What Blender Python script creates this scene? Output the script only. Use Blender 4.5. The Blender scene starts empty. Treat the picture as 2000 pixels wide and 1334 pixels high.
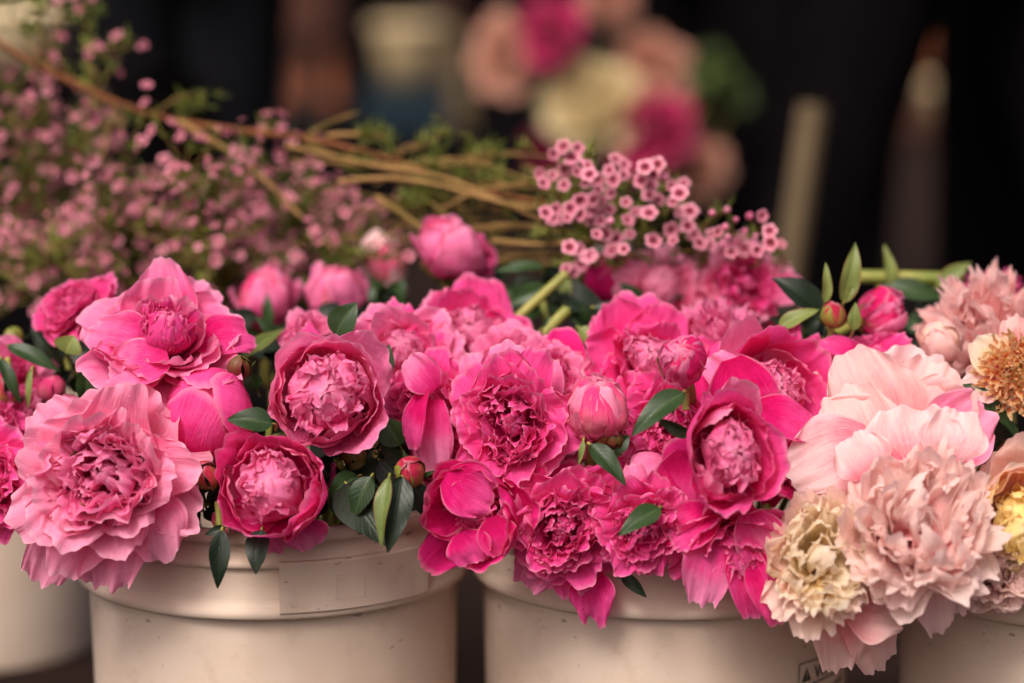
import bpy, math, random
import numpy as np
from mathutils import Vector, Matrix

# ------------------------------------------------------------------ camera, sky, sun, exposure
sc = bpy.context.scene
C = bpy.context.collection
PITCH = 9.5
CAM = Vector((0, 0, 0.82))
cam = bpy.data.cameras.new('camera'); cam_o = bpy.data.objects.new('camera', cam); C.objects.link(cam_o)
cam.lens = 85; cam.sensor_width = 36; cam.clip_start = 0.05; cam.clip_end = 400
cam_o.location = CAM; cam_o.rotation_euler = (math.radians(90 - PITCH), 0, 0)
cam.dof.use_dof = True; cam.dof.focus_distance = 1.84; cam.dof.aperture_fstop = 1.8; cam.dof.aperture_blades = 0
sc.camera = cam_o
FPX = 2000 * 85 / 36.0

SUN_EL, SUN_AZ = 50, 205      # degrees; azimuth clockwise from +Y: the light comes from behind and left of the camera
w = bpy.data.worlds.new('World'); sc.world = w; w.use_nodes = True
nt = w.node_tree; nt.nodes.clear()
sky = nt.nodes.new('ShaderNodeTexSky'); sky.sky_type = 'NISHITA'; sky.sun_disc = False
sky.sun_elevation = math.radians(SUN_EL); sky.sun_rotation = math.radians(SUN_AZ)
sky.air_density = 0.3; sky.dust_density = 8.0; sky.ozone_density = 0.0
bg = nt.nodes.new('ShaderNodeBackground'); bg.inputs[1].default_value = 0.092
wo = nt.nodes.new('ShaderNodeOutputWorld')
nt.links.new(sky.outputs[0], bg.inputs[0]); nt.links.new(bg.outputs[0], wo.inputs[0])
sun = bpy.data.lights.new('sun', 'SUN'); sun.energy = 1.5; sun.angle = math.radians(20); sun.color = (1.0, 0.94, 0.87)
sun_o = bpy.data.objects.new('sun', sun); C.objects.link(sun_o)
az, el = math.radians(SUN_AZ), math.radians(SUN_EL)
sdir = Vector((math.sin(az) * math.cos(el), math.cos(az) * math.cos(el), math.sin(el)))
sun_o.rotation_euler = sdir.to_track_quat('Z', 'Y').to_euler()
sc.view_settings.view_transform = 'Standard'; sc.view_settings.look = 'None'
sc.view_settings.exposure = 0.72; sc.view_settings.gamma = 1; sc.view_settings.use_curve_mapping = False
sc.cycles.max_bounces = 8; sc.cycles.diffuse_bounces = 6; sc.cycles.transparent_max_bounces = 6

# ------------------------------------------------------------------ helpers
R_ = math.radians
cp, sp_ = math.cos(R_(PITCH)), math.sin(R_(PITCH))
CR = Vector((1, 0, 0)); CU = Vector((0, sp_, cp)); CT = Vector((0, -cp, sp_))    # right, up, toward the viewer
def at(px, py, D):
    """point seen at pixel (px,py) of the 2000 px wide photo, D metres in front of the lens"""
    return CAM + CR * ((px - 1000) / FPX * D) + CU * ((667 - py) / FPX * D) - CT * D
def mpp(D): return D / FPX
def vdir(dx, dy, dz): return (CR * dx + CU * dy + CT * dz).normalized()
def lin(c):
    c = c / 255.0
    return c / 12.92 if c <= 0.04045 else ((c + 0.055) / 1.055) ** 2.4
def S(r, g, b): return (lin(r), lin(g), lin(b), 1)

def link_mesh(name, verts, faces, mat, parent=None, uvs=None, smooth=True, origin=None):
    v = np.asarray(verts, dtype=np.float64)
    if origin is not None: v = v - np.array(origin)[None, :]
    me = bpy.data.meshes.new(name)
    f = np.asarray(faces, dtype=np.int32) if not isinstance(faces, list) else None
    if f is not None and f.ndim == 2:
        n, k = f.shape
        me.vertices.add(len(v)); me.vertices.foreach_set('co', v.astype(np.float32).ravel())
        me.loops.add(n * k); me.loops.foreach_set('vertex_index', f.ravel())
        me.polygons.add(n)
        me.polygons.foreach_set('loop_start', np.arange(0, n * k, k, dtype=np.int32))
        me.polygons.foreach_set('loop_total', np.full(n, k, dtype=np.int32))
        idx = f.ravel()
    else:
        me.from_pydata([tuple(p) for p in v], [], [tuple(q) for q in faces])
        idx = np.array([i for q in faces for i in q])
    if uvs is not None:
        uvl = me.uv_layers.new(name='UVMap')
        uvl.data.foreach_set('uv', np.asarray(uvs, dtype=np.float32)[idx].ravel())
    me.update(calc_edges=True)
    me.polygons.foreach_set('use_smooth', np.full(len(me.polygons), smooth))
    if mat: me.materials.append(mat)
    o = bpy.data.objects.new(name, me); C.objects.link(o)
    if parent: o.parent = parent
    elif origin is not None: o.location = origin
    return o
def thing(name, loc, label, cat, group=None):
    o = bpy.data.objects.new(name, None); C.objects.link(o); o.location = loc
    o.empty_display_size = 0.02
    o['label'] = label; o['category'] = cat
    if group: o['group'] = group
    return o
def tag(o, label, cat, group=None):
    o['label'] = label; o['category'] = cat
    if group: o['group'] = group
    return o

class Acc:
    def __init__(s): s.v = []; s.f = []; s.u = []; s.n = 0
    def add(s, v, f, u):
        s.v.append(v); s.f.append(np.asarray(f) + s.n); s.u.append(u); s.n += len(v)
    def out(s): return np.concatenate(s.v), np.concatenate(s.f), np.concatenate(s.u)

_grid = {}
def grid(nu, nv):
    if (nu, nv) not in _grid:
        u, v = np.meshgrid(np.linspace(-1, 1, nu), np.linspace(0, 1, nv))
        i = np.arange(nu * nv).reshape(nv, nu)
        f = np.stack([i[:-1, :-1], i[:-1, 1:], i[1:, 1:], i[1:, :-1]], -1).reshape(-1, 4)
        _grid[(nu, nv)] = (u.ravel(), v.ravel(), f)
    return _grid[(nu, nv)]

def petal(rng, L, W, prof, Rc, nu=20, nv=20, ruf=0.05, notch=0.06, curl=0.0, base=0.25, rd=0.3,
          r0=0.0, z0=0.0, freq=3.0, crump=0.015, side=0.0, tipw=0.3, point=0.0):
    """one petal, in (radial, tangential, up); prof = [(t, angle from the axis)], Rc = transverse radius"""
    U, V, F = grid(nu, nv)
    aU = np.abs(U)
    ph = rng.uniform(0, 6.28, 8)
    N = 0.5 * np.sin(2.3 * U + ph[0]) + 0.35 * np.sin(5.5 * U + ph[1]) + 0.28 * np.sin(10 * U + ph[2]) + 0.16 * np.sin(21 * U + ph[3])
    N = N - rng.uniform(.0, .7) * np.exp(-((U - rng.uniform(-.5, .5)) / 0.2) ** 2)
    t = V * (1 - rd * aU ** 2.4 + point * (1 - aU)) + notch * V ** 4 * N
    t = np.clip(t, 0, 1.35)
    tt = np.linspace(0, 1.4, 57)
    th = np.radians(np.interp(tt, [p[0] for p in prof], [p[1] for p in prof]))
    dt = tt[1] - tt[0]
    rr = r0 + L * np.concatenate([[0], np.cumsum(np.sin(0.5 * (th[1:] + th[:-1])) * dt)])
    zz = z0 + L * np.concatenate([[0], np.cumsum(np.cos(0.5 * (th[1:] + th[:-1])) * dt)])
    r = np.interp(t, tt, rr); z = np.interp(t, tt, zz); a = np.interp(t, tt, th)
    wv = base + (1 - base) * np.sin(np.pi / 2 * np.clip(V / 0.62, 0, 1))
    wv = wv * (1 - tipw * .6 * np.clip((V - 0.6) / 0.4, 0, 1) ** 2)
    s = (U - .10 * U * aU ** 3 * V ** 4) * wv * W * 0.5
    rc = np.full_like(s, Rc) if np.isscalar(Rc) else np.interp(V, [0, 1], Rc)
    q = np.clip(s / rc, -2.6, 2.6)
    lat = rc * np.sin(q); nin = rc * (1 - np.cos(q))
    e = 0.75 * V ** 3 + 0.6 * aU ** 3 * V
    wave = (np.sin(freq * 2.1 * U + ph[4] + 2.5 * V) + 0.7 * np.sin(freq * 3.7 * U + ph[5] - 3 * V) + 0.3 * np.sin(freq * 6.9 * U + ph[6])
            + 0.12 * np.sin(freq * 11 * U + ph[7] + 4 * V))
    side_w = np.sin(9 * V + ph[3]) * aU ** 3 * np.sign(U)
    nin = nin + ruf * W * (e * wave + 0.5 * side_w) - curl * W * V ** 5 + side * W * U
    nin = nin + crump * W * (np.sin(7 * V + 4 * U + ph[1]) * np.sin(5 * U - 3 * V + ph[2]) + 0.22 * np.sin(13 * U + 2 * np.sin(5 * V + ph[0])) * np.sin(4 * V + ph[6])) * V
    P = np.stack([r - np.cos(a) * nin, lat, z + np.sin(a) * nin], -1)
    return P, F, np.stack([U * 0.5 + 0.5, V], -1)

def rotz(P, a):
    c, s = math.cos(a), math.sin(a)
    return np.stack([P[:, 0] * c - P[:, 1] * s, P[:, 0] * s + P[:, 1] * c, P[:, 2]], -1)
def twist(P, a, r0, z0, tilt=0.0):
    Q = P - np.array([r0, 0, z0]); Q = rotz(Q, a)
    if tilt:
        c, s = math.cos(tilt), math.sin(tilt)
        Q = np.stack([Q[:, 0], Q[:, 1] * c - Q[:, 2] * s, Q[:, 1] * s + Q[:, 2] * c], -1)
    return Q + np.array([r0, 0, z0])

def tube(pts, rad, n=8, cap=True):
    pts = [Vector(p) for p in pts]
    if np.isscalar(rad): rad = [rad] * len(pts)
    V = []; F = []; U = []
    up = Vector((0.13, 0.31, 0.94))
    for i, p in enumerate(pts):
        d = (pts[min(i + 1, len(pts) - 1)] - pts[max(i - 1, 0)]).normalized()
        a = d.cross(up)
        if a.length < 1e-3: a = d.cross(Vector((1, 0, 0)))
        a.normalize(); b = d.cross(a)
        for k in range(n):
            t = 2 * math.pi * k / n
            V.append(p + (a * math.cos(t) + b * math.sin(t)) * rad[i]); U.append((k / n, i / (len(pts) - 1)))
        if i:
            for k in range(n):
                F.append(((i - 1) * n + k, (i - 1) * n + (k + 1) % n, i * n + (k + 1) % n, i * n + k))
    if cap:
        V += [pts[0] - (pts[1] - pts[0]).normalized() * rad[0] * .3, pts[-1] + (pts[-1] - pts[-2]).normalized() * rad[-1] * .6]; U += [(0, 0), (0, 1)]
        m = len(V); e = (len(pts) - 1) * n
        for k in range(n):
            F.append((m - 2, (k + 1) % n, k, k)); F.append((m - 1, e + k, e + (k + 1) % n, e + (k + 1) % n))
        F = [f if len(set(f)) == 4 else f[:3] for f in F]
    return [tuple(v) for v in V], F, U
def spline(P, n=8):
    P = [Vector(p) for p in P]; out = []
    for i in range(len(P) - 1):
        p0 = P[max(i - 1, 0)]; p1 = P[i]; p2 = P[i + 1]; p3 = P[min(i + 2, len(P) - 1)]
        for k in range(n):
            t = k / n
            out.append(0.5 * ((2 * p1) + (p2 - p0) * t + (2 * p0 - 5 * p1 + 4 * p2 - p3) * t * t + (3 * p1 - p0 - 3 * p2 + p3) * t ** 3))
    out.append(P[-1]); return out
def lathe(prof, n=96, org=(0, 0, 0)):
    V = []; F = []
    for (r, z) in prof:
        for k in range(n):
            a = 2 * math.pi * k / n
            V.append((org[0] + r * math.cos(a), org[1] + r * math.sin(a), org[2] + z))
    for i in range(len(prof) - 1):
        for k in range(n):
            F.append((i * n + k, i * n + (k + 1) % n, (i + 1) * n + (k + 1) % n, (i + 1) * n + k))
    return V, F

# ------------------------------------------------------------------ materials
M = {}
def nodes(name):
    m = bpy.data.materials.new(name); m.use_nodes = True
    t = m.node_tree; t.nodes.clear()
    o = t.nodes.new('ShaderNodeOutputMaterial')
    return m, t, o
def nd(t, typ, **kw):
    n = t.nodes.new(typ)
    for k, v in kw.items(): setattr(n, k, v)
    return n
def math_(t, op, a, b=None, clamp=False):
    n = nd(t, 'ShaderNodeMath', operation=op); n.use_clamp = clamp
    for i, x in enumerate((a, b)):
        if x is None: continue
        if isinstance(x, (int, float)): n.inputs[i].default_value = x
        else: t.links.new(x, n.inputs[i])
    return n.outputs[0]
def mixc(t, f, a, b):
    n = nd(t, 'ShaderNodeMix', data_type='RGBA')
    for i, x in ((0, f), (6, a), (7, b)):
        if isinstance(x, (int, float, tuple)): n.inputs[i].default_value = x
        else: t.links.new(x, n.inputs[i])
    return n.outputs[2]
def ramp(t, f, stops):
    n = nd(t, 'ShaderNodeValToRGB'); cr = n.color_ramp
    while len(cr.elements) < len(stops): cr.elements.new(0.5)
    for e, (p, c) in zip(cr.elements, stops): e.position = p; e.color = c
    t.links.new(f, n.inputs[0]); return n.outputs[0]
def noise(t, vec, scale, detail=3, rough=0.5):
    n = nd(t, 'ShaderNodeTexNoise'); n.inputs['Scale'].default_value = scale
    n.inputs['Detail'].default_value = detail; n.inputs['Roughness'].default_value = rough
    if vec is not None: t.links.new(vec, n.inputs['Vector'])
    return n.outputs[0]

def petal_mat(name, deep, mid, edge, trans=0.3, vein=0.85, stops=(0.0, 0.42, 0.9), rim=None):
    m, t, o = nodes(name)
    uv = nd(t, 'ShaderNodeUVMap').outputs[0]
    sx = nd(t, 'ShaderNodeSeparateXYZ'); t.links.new(uv, sx.inputs[0])
    oi = nd(t, 'ShaderNodeObjectInfo')
    # fine veins running up the petal, fanning out from its base
    cu = math_(t, 'SUBTRACT', sx.outputs[0], 0.5)
    mp = nd(t, 'ShaderNodeCombineXYZ')
    t.links.new(math_(t, 'MULTIPLY', cu, 60), mp.inputs[0]); t.links.new(math_(t, 'MULTIPLY', sx.outputs[1], 3.0), mp.inputs[1])
    t.links.new(math_(t, 'MULTIPLY', oi.outputs['Random'], 40), mp.inputs[2])
    vn = noise(t, mp.outputs[0], 1.0, 3, 0.6)
    tc = nd(t, 'ShaderNodeTexCoord')
    bl = noise(t, tc.outputs['Object'], 55, 3, 0.55)
    f = math_(t, 'ADD', sx.outputs[1], math_(t, 'MULTIPLY', math_(t, 'SUBTRACT', bl, 0.5), 0.85))
    f = math_(t, 'ADD', f, math_(t, 'MULTIPLY', math_(t, 'SUBTRACT', vn, 0.5), vein))
    f = math_(t, 'ADD', f, math_(t, 'MULTIPLY', math_(t, 'SUBTRACT', oi.outputs['Random'], 0.5), 0.18))
    col = ramp(t, f, [(stops[0], deep), (stops[1], mid), (stops[2], edge)])
    # thin pale margin
    au = math_(t, 'ABSOLUTE', math_(t, 'MULTIPLY', cu, 2))
    mx = math_(t, 'MAXIMUM', au, sx.outputs[1])
    rimf = math_(t, 'MULTIPLY', math_(t, 'SUBTRACT', mx, 0.925), 14, True)
    rc = rim or tuple(min(1, c * 0.6 + k) for c, k in zip(edge[:3], (.38, .28, .30))) + (1,)
    col = mixc(t, math_(t, 'MULTIPLY', rimf, 0.72), col, rc)
    p = nd(t, 'ShaderNodeBsdfPrincipled'); t.links.new(col, p.inputs['Base Color'])
    p.inputs['Roughness'].default_value = 0.74; p.inputs['Specular IOR Level'].default_value = 0.22
    p.inputs['Sheen Weight'].default_value = 0.0
    bp = nd(t, 'ShaderNodeBump'); bp.inputs['Strength'].default_value = 0.75; bp.inputs['Distance'].default_value = 0.0014
    hh = math_(t, 'ADD', vn, math_(t, 'MULTIPLY', noise(t, tc.outputs['Object'], 160, 3, 0.6), 1.0))
    t.links.new(hh, bp.inputs['Height'])
    t.links.new(bp.outputs[0], p.inputs['Normal'])
    tr = nd(t, 'ShaderNodeBsdfTranslucent'); t.links.new(col, tr.inputs['Color'])
    mix = nd(t, 'ShaderNodeMixShader'); mix.inputs[0].default_value = trans
    t.links.new(p.outputs[0], mix.inputs[1]); t.links.new(tr.outputs[0], mix.inputs[2]); t.links.new(mix.outputs[0], o.inputs[0])
    M[name] = m
    return m
petal_mat('petal_hot', S(204, 0, 94), S(232, 18, 122), S(243, 84, 162), trans=.40, stops=(0, .36, .86))
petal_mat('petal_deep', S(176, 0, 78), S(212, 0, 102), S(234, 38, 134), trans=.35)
petal_mat('petal_hot_light', S(220, 10, 110), S(240, 68, 150), S(249, 140, 190), trans=.42, stops=(0, .34, .82))
petal_mat('petal_rose', S(222, 24, 112), S(243, 98, 158), S(252, 160, 196), trans=.42, stops=(0, .32, .78))
petal_mat('petal_pale', S(246, 136, 160), S(252, 186, 196), S(254, 224, 224), trans=.48, stops=(0, .3, .75))
petal_mat('petal_pale_warm', S(248, 150, 158), S(252, 178, 182), S(254, 216, 212), trans=.48, stops=(0, .3, .8))
petal_mat('petal_peach', S(232, 88, 110), S(247, 144, 152), S(252, 194, 190), trans=.42)
petal_mat('petal_apricot', S(248, 170, 128), S(253, 202, 178), S(254, 226, 212), trans=.48, stops=(0, .3, .8))
petal_mat('petal_cream', S(255, 206, 112), S(255, 226, 160), S(255, 240, 216), trans=.58, stops=(0, .3, .7))
petal_mat('petal_yellow', S(250, 178, 70), S(255, 216, 120), S(255, 236, 172), trans=.50)
petal_mat('petal_blush', S(252, 160, 168), S(255, 198, 200), S(255, 228, 222), trans=.5, stops=(0, .25, .7), vein=.6)
petal_mat('petal_butter', S(255, 214, 130), S(255, 232, 178), S(255, 242, 220), trans=.58, stops=(0, .25, .7), vein=.6)
petal_mat('petal_orange', S(214, 90, 60), S(250, 176, 116), S(255, 224, 176), trans=.5)
petal_mat('petal_bud', S(190, 176, 84), S(236, 84, 140), S(228, 28, 112), stops=(0.08, 0.34, 0.8))
petal_mat('petal_bud_blush', S(206, 186, 96), S(244, 140, 160), S(240, 62, 134), stops=(0.08, 0.38, 0.95))
petal_mat('petal_greenbud', S(140, 146, 58), S(150, 132, 62), S(176, 30, 66), stops=(0.1, 0.45, 0.8), trans=.15)
petal_mat('rose_magenta', S(120, 0, 55), S(176, 0, 80), S(190, 8, 92))
petal_mat('rose_peach', S(190, 124, 98), S(206, 146, 120), S(214, 160, 136), trans=.35)
petal_mat('rose_cream', S(200, 184, 126), S(220, 202, 148), S(226, 210, 162), trans=.45)

def simple(name, col, rough=0.6, var=0.25, scale=30, trans=0.0, spec=0.4, bump=0.0, col2=None, detail=4):
    m, t, o = nodes(name)
    tc = nd(t, 'ShaderNodeTexCoord'); n1 = noise(t, tc.outputs['Object'], scale, detail, 0.6)
    oi = nd(t, 'ShaderNodeObjectInfo')
    c2 = col2 or tuple(min(1, c * (1 + var)) for c in col[:3]) + (1,)
    c1 = tuple(c * (1 - var) for c in col[:3]) + (1,) if not col2 else col
    fac = math_(t, 'ADD', math_(t, 'MULTIPLY', math_(t, 'SUBTRACT', n1, 0.5), 2.2), math_(t, 'MULTIPLY', oi.outputs['Random'], 0.9), True)
    c = mixc(t, fac, c1, c2)
    p = nd(t, 'ShaderNodeBsdfPrincipled'); t.links.new(c, p.inputs['Base Color'])
    p.inputs['Roughness'].default_value = rough; p.inputs['Specular IOR Level'].default_value = spec
    if bump:
        b = nd(t, 'ShaderNodeBump'); b.inputs['Strength'].default_value = bump; b.inputs['Distance'].default_value = 0.002
        t.links.new(n1, b.inputs['Height']); t.links.new(b.outputs[0], p.inputs['Normal'])
    if trans:
        tr = nd(t, 'ShaderNodeBsdfTranslucent'); t.links.new(c, tr.inputs['Color'])
        mix = nd(t, 'ShaderNodeMixShader'); mix.inputs[0].default_value = trans
        t.links.new(p.outputs[0], mix.inputs[1]); t.links.new(tr.outputs[0], mix.inputs[2]); t.links.new(mix.outputs[0], o.inputs[0])
    else: t.links.new(p.outputs[0], o.inputs[0])
    M[name] = m; return m
def leaf_mat(name, c1, c2, vein, red=None, rough=0.42):
    m, t, o = nodes(name)
    uv = nd(t, 'ShaderNodeUVMap').outputs[0]; sx = nd(t, 'ShaderNodeSeparateXYZ'); t.links.new(uv, sx.inputs[0])
    au = math_(t, 'ABSOLUTE', math_(t, 'MULTIPLY', math_(t, 'SUBTRACT', sx.outputs[0], 0.5), 2))
    oi = nd(t, 'ShaderNodeObjectInfo'); tc = nd(t, 'ShaderNodeTexCoord')
    n1 = noise(t, tc.outputs['Object'], 60, 4, 0.6)
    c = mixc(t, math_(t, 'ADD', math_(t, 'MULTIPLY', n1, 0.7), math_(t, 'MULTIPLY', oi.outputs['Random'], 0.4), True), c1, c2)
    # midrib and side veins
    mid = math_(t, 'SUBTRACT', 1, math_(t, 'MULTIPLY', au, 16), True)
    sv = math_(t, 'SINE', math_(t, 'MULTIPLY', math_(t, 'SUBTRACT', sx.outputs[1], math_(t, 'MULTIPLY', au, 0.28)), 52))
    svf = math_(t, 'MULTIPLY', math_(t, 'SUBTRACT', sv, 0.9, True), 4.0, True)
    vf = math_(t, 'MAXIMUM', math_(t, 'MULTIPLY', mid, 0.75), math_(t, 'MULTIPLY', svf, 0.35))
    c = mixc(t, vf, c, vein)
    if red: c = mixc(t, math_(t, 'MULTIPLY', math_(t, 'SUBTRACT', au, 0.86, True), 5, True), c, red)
    p = nd(t, 'ShaderNodeBsdfPrincipled'); t.links.new(c, p.inputs['Base Color']); p.inputs['Roughness'].default_value = rough
    p.inputs['Specular IOR Level'].default_value = 0.4
    b = nd(t, 'ShaderNodeBump'); b.inputs['Strength'].default_value = 0.5; b.inputs['Distance'].default_value = 0.0015
    t.links.new(math_(t, 'ADD', math_(t, 'MULTIPLY', vf, -1.0), math_(t, 'MULTIPLY', n1, 0.5)), b.inputs['Height']); t.links.new(b.outputs[0], p.inputs['Normal'])
    tr = nd(t, 'ShaderNodeBsdfTranslucent'); t.links.new(c, tr.inputs['Color'])
    mix = nd(t, 'ShaderNodeMixShader'); mix.inputs[0].default_value = 0.18
    t.links.new(p.outputs[0], mix.inputs[1]); t.links.new(tr.outputs[0], mix.inputs[2]); t.links.new(mix.outputs[0], o.inputs[0])
    M[name] = m
leaf_mat('leaf', S(20, 38, 18), S(48, 74, 34), S(88, 112, 60))
leaf_mat('leaf_light', S(72, 92, 40), S(128, 140, 72), S(160, 168, 100), red=S(150, 80, 55))
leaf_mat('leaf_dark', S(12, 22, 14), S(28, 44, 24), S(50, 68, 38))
simple('stem_green', S(104, 116, 46), 0.5, 0.3, 40, col2=S(158, 150, 78))
simple('sepal', S(112, 128, 46), 0.5, 0.3, 60, trans=0.12, col2=S(160, 112, 62))
simple('sepal_red', S(92, 92, 36), 0.5, 0.3, 50, trans=0.1, col2=S(112, 34, 38))
simple('bark', S(62, 30, 18), 0.75, 0.3, 50, bump=0.9, col2=S(122, 74, 44), spec=.2)
simple('straw', S(84, 70, 30), 0.75, 0.3, 40, bump=0.8, col2=S(146, 112, 68), spec=.2)
simple('needle', S(78, 90, 28), 0.55, 0.3, 60, trans=0.15, col2=S(138, 142, 60))
simple('floret_bud', S(200, 90, 130), 0.5, 0.2, 60, trans=0.15, col2=S(240, 165, 190))
simple('black_cloth', (0.0032, 0.0024, 0.0030, 1), 0.9, 0.3, 14, spec=0.04, bump=0.5)
simple('dark_cloth_blue', (0.0045, 0.0045, 0.006, 1), 0.85, 0.4, 12, spec=0.06, bump=0.5)
simple('brown_cloth', (0.055, 0.022, 0.016, 1), 0.9, 0.3, 14, spec=0.15, bump=0.5)
simple('skin', S(205, 122, 82), 0.55, 0.12, 8, spec=0.3)
simple('hair', (0.02, 0.012, 0.008, 1), 0.5, 0.3, 60)
simple('shoe', (0.012, 0.010, 0.010, 1), 0.5, 0.3, 30)
simple('terracotta', S(160, 92, 56), 0.85, 0.2, 12, bump=0.3)
simple('cream_paint', S(186, 164, 126), 0.6, 0.12, 8)
simple('blue_plastic', S(10, 36, 48), 0.5, 0.15, 8)
simple('pale_wood', S(86, 70, 48), 0.7, 0.2, 14, bump=0.3)
simple('ink', (0.012, 0.010, 0.010, 1), 0.6, 0.1, 30)
simple('metal', (0.35, 0.32, 0.29, 1), 0.35, 0.1, 30)
simple('green_leafy', S(44, 62, 22), 0.6, 0.3, 40, trans=0.15, col2=S(74, 96, 38))

def bucket_mat(name, col, col2):
    m, t, o = nodes(name)
    tc = nd(t, 'ShaderNodeTexCoord'); ob = tc.outputs['Object']
    mp = nd(t, 'ShaderNodeMapping'); mp.inputs['Scale'].default_value = (1, 1, 2.2); t.links.new(ob, mp.inputs[0])
    n1 = noise(t, ob, 7, 4, 0.6)
    c = mixc(t, math_(t, 'MULTIPLY', math_(t, 'SUBTRACT', n1, 0.35), 2.2, True), col, col2)
    # scuffs and specks of dirt
    sp1 = noise(t, mp.outputs[0], 70, 2, 0.55); m1 = noise(t, ob, 9, 2, 0.5)
    sf = math_(t, 'MULTIPLY', math_(t, 'MULTIPLY', math_(t, 'SUBTRACT', sp1, 0.68, True), 16, True), math_(t, 'MULTIPLY', math_(t, 'SUBTRACT', m1, 0.44, True), 9, True))
    c = mixc(t, math_(t, 'MULTIPLY', sf, 0.75), c, S(70, 42, 30))
    sp2 = noise(t, ob, 24, 5, 0.7)
    c = mixc(t, math_(t, 'MULTIPLY', math_(t, 'SUBTRACT', sp2, 0.56, True), 1.4, True), c, S(140, 96, 70))
    mp2 = nd(t, 'ShaderNodeMapping'); mp2.inputs['Scale'].default_value = (34, 34, 260); mp2.inputs['Rotation'].default_value = (0.15, 0.1, 0); t.links.new(ob, mp2.inputs[0])
    scr = noise(t, mp2.outputs[0], 1.0, 3, 0.6); m2 = noise(t, ob, 13, 2, 0.5)
    sc2 = math_(t, 'MULTIPLY', math_(t, 'MULTIPLY', math_(t, 'SUBTRACT', scr, 0.62, True), 8, True), math_(t, 'MULTIPLY', math_(t, 'SUBTRACT', m2, 0.5, True), 8, True))
    c = mixc(t, math_(t, 'MULTIPLY', sc2, 0.45), c, S(110, 70, 50))
    p = nd(t, 'ShaderNodeBsdfPrincipled'); t.links.new(c, p.inputs['Base Color']); p.inputs['Roughness'].default_value = 0.8; p.inputs['Specular IOR Level'].default_value = 0.14
    b = nd(t, 'ShaderNodeBump'); b.inputs['Strength'].default_value = 0.15; b.inputs['Distance'].default_value = 0.002
    t.links.new(noise(t, ob, 45, 4, 0.6), b.inputs['Height']); t.links.new(b.outputs[0], p.inputs['Normal'])
    t.links.new(p.outputs[0], o.inputs[0]); M[name] = m
bucket_mat('bucket_plastic', S(200, 177, 158), S(214, 196, 181))

def floret_mat(name, st):
    m, t, o = nodes(name)
    uv = nd(t, 'ShaderNodeUVMap').outputs[0]; sx = nd(t, 'ShaderNodeSeparateXYZ'); t.links.new(uv, sx.inputs[0])
    oi = nd(t, 'ShaderNodeObjectInfo')
    f = math_(t, 'ADD', sx.outputs[1], math_(t, 'MULTIPLY', math_(t, 'SUBTRACT', oi.outputs['Random'], 0.5), 0.10))
    c = ramp(t, f, st)
    c = mixc(t, math_(t, 'MULTIPLY', math_(t, 'POWER', oi.outputs['Random'], 2.0), 0.6), c, S(140, 62, 80))
    p = nd(t, 'ShaderNodeBsdfPrincipled'); t.links.new(c, p.inputs['Base Color']); p.inputs['Roughness'].default_value = 0.5
    t.links.new(p.outputs[0], o.inputs[0]); M[name] = m
floret_mat('floret', [(0.0, S(180, 100, 50)), (0.10, S(90, 6, 28)), (0.36, S(112, 14, 42)), (0.50, S(180, 84, 114)), (0.95, S(214, 142, 158))])
floret_mat('floret_dusty', [(0.0, S(130, 50, 40)), (0.2, S(100, 22, 40)), (0.45, S(166, 84, 104)), (0.95, S(202, 128, 142))])
simple('floret_bud_dusty', S(165, 82, 100), 0.5, 0.2, 60, col2=S(196, 124, 136))

def ground_mat():
    m, t, o = nodes('paving')
    tc = nd(t, 'ShaderNodeTexCoord'); ob = tc.outputs['Object']
    br = nd(t, 'ShaderNodeTexBrick'); t.links.new(ob, br.inputs[0]); br.inputs['Scale'].default_value = 4.5
    br.inputs['Color1'].default_value = (0.022, 0.010, 0.008, 1); br.inputs['Color2'].default_value = (0.014, 0.008, 0.006, 1)
    br.inputs['Mortar'].default_value = (0.008, 0.006, 0.005, 1); br.inputs['Mortar Size'].default_value = 0.015
    n1 = noise(t, ob, 1.2, 5, 0.6)
    c = mixc(t, math_(t, 'MULTIPLY', n1, 0.5), br.outputs[0], (0.016, 0.011, 0.008, 1))
    p = nd(t, 'ShaderNodeBsdfPrincipled'); t.links.new(c, p.inputs['Base Color']); p.inputs['Roughness'].default_value = 0.9
    p.inputs['Specular IOR Level'].default_value = 0.06
    b = nd(t, 'ShaderNodeBump'); b.inputs['Strength'].default_value = 0.4; b.inputs['Distance'].default_value = 0.01
    t.links.new(br.outputs[1], b.inputs['Height']); b.invert = True; t.links.new(b.outputs[0], p.inputs['Normal'])
    t.links.new(p.outputs[0], o.inputs[0]); M['paving'] = m
ground_mat()

# ------------------------------------------------------------------ the setting
g = link_mesh('ground', [(-80, -30, 0), (80, -30, 0), (80, 160, 0), (-80, 160, 0)], [(0, 1, 2, 3)], M['paving'], smooth=False)
g['kind'] = 'structure'

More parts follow.
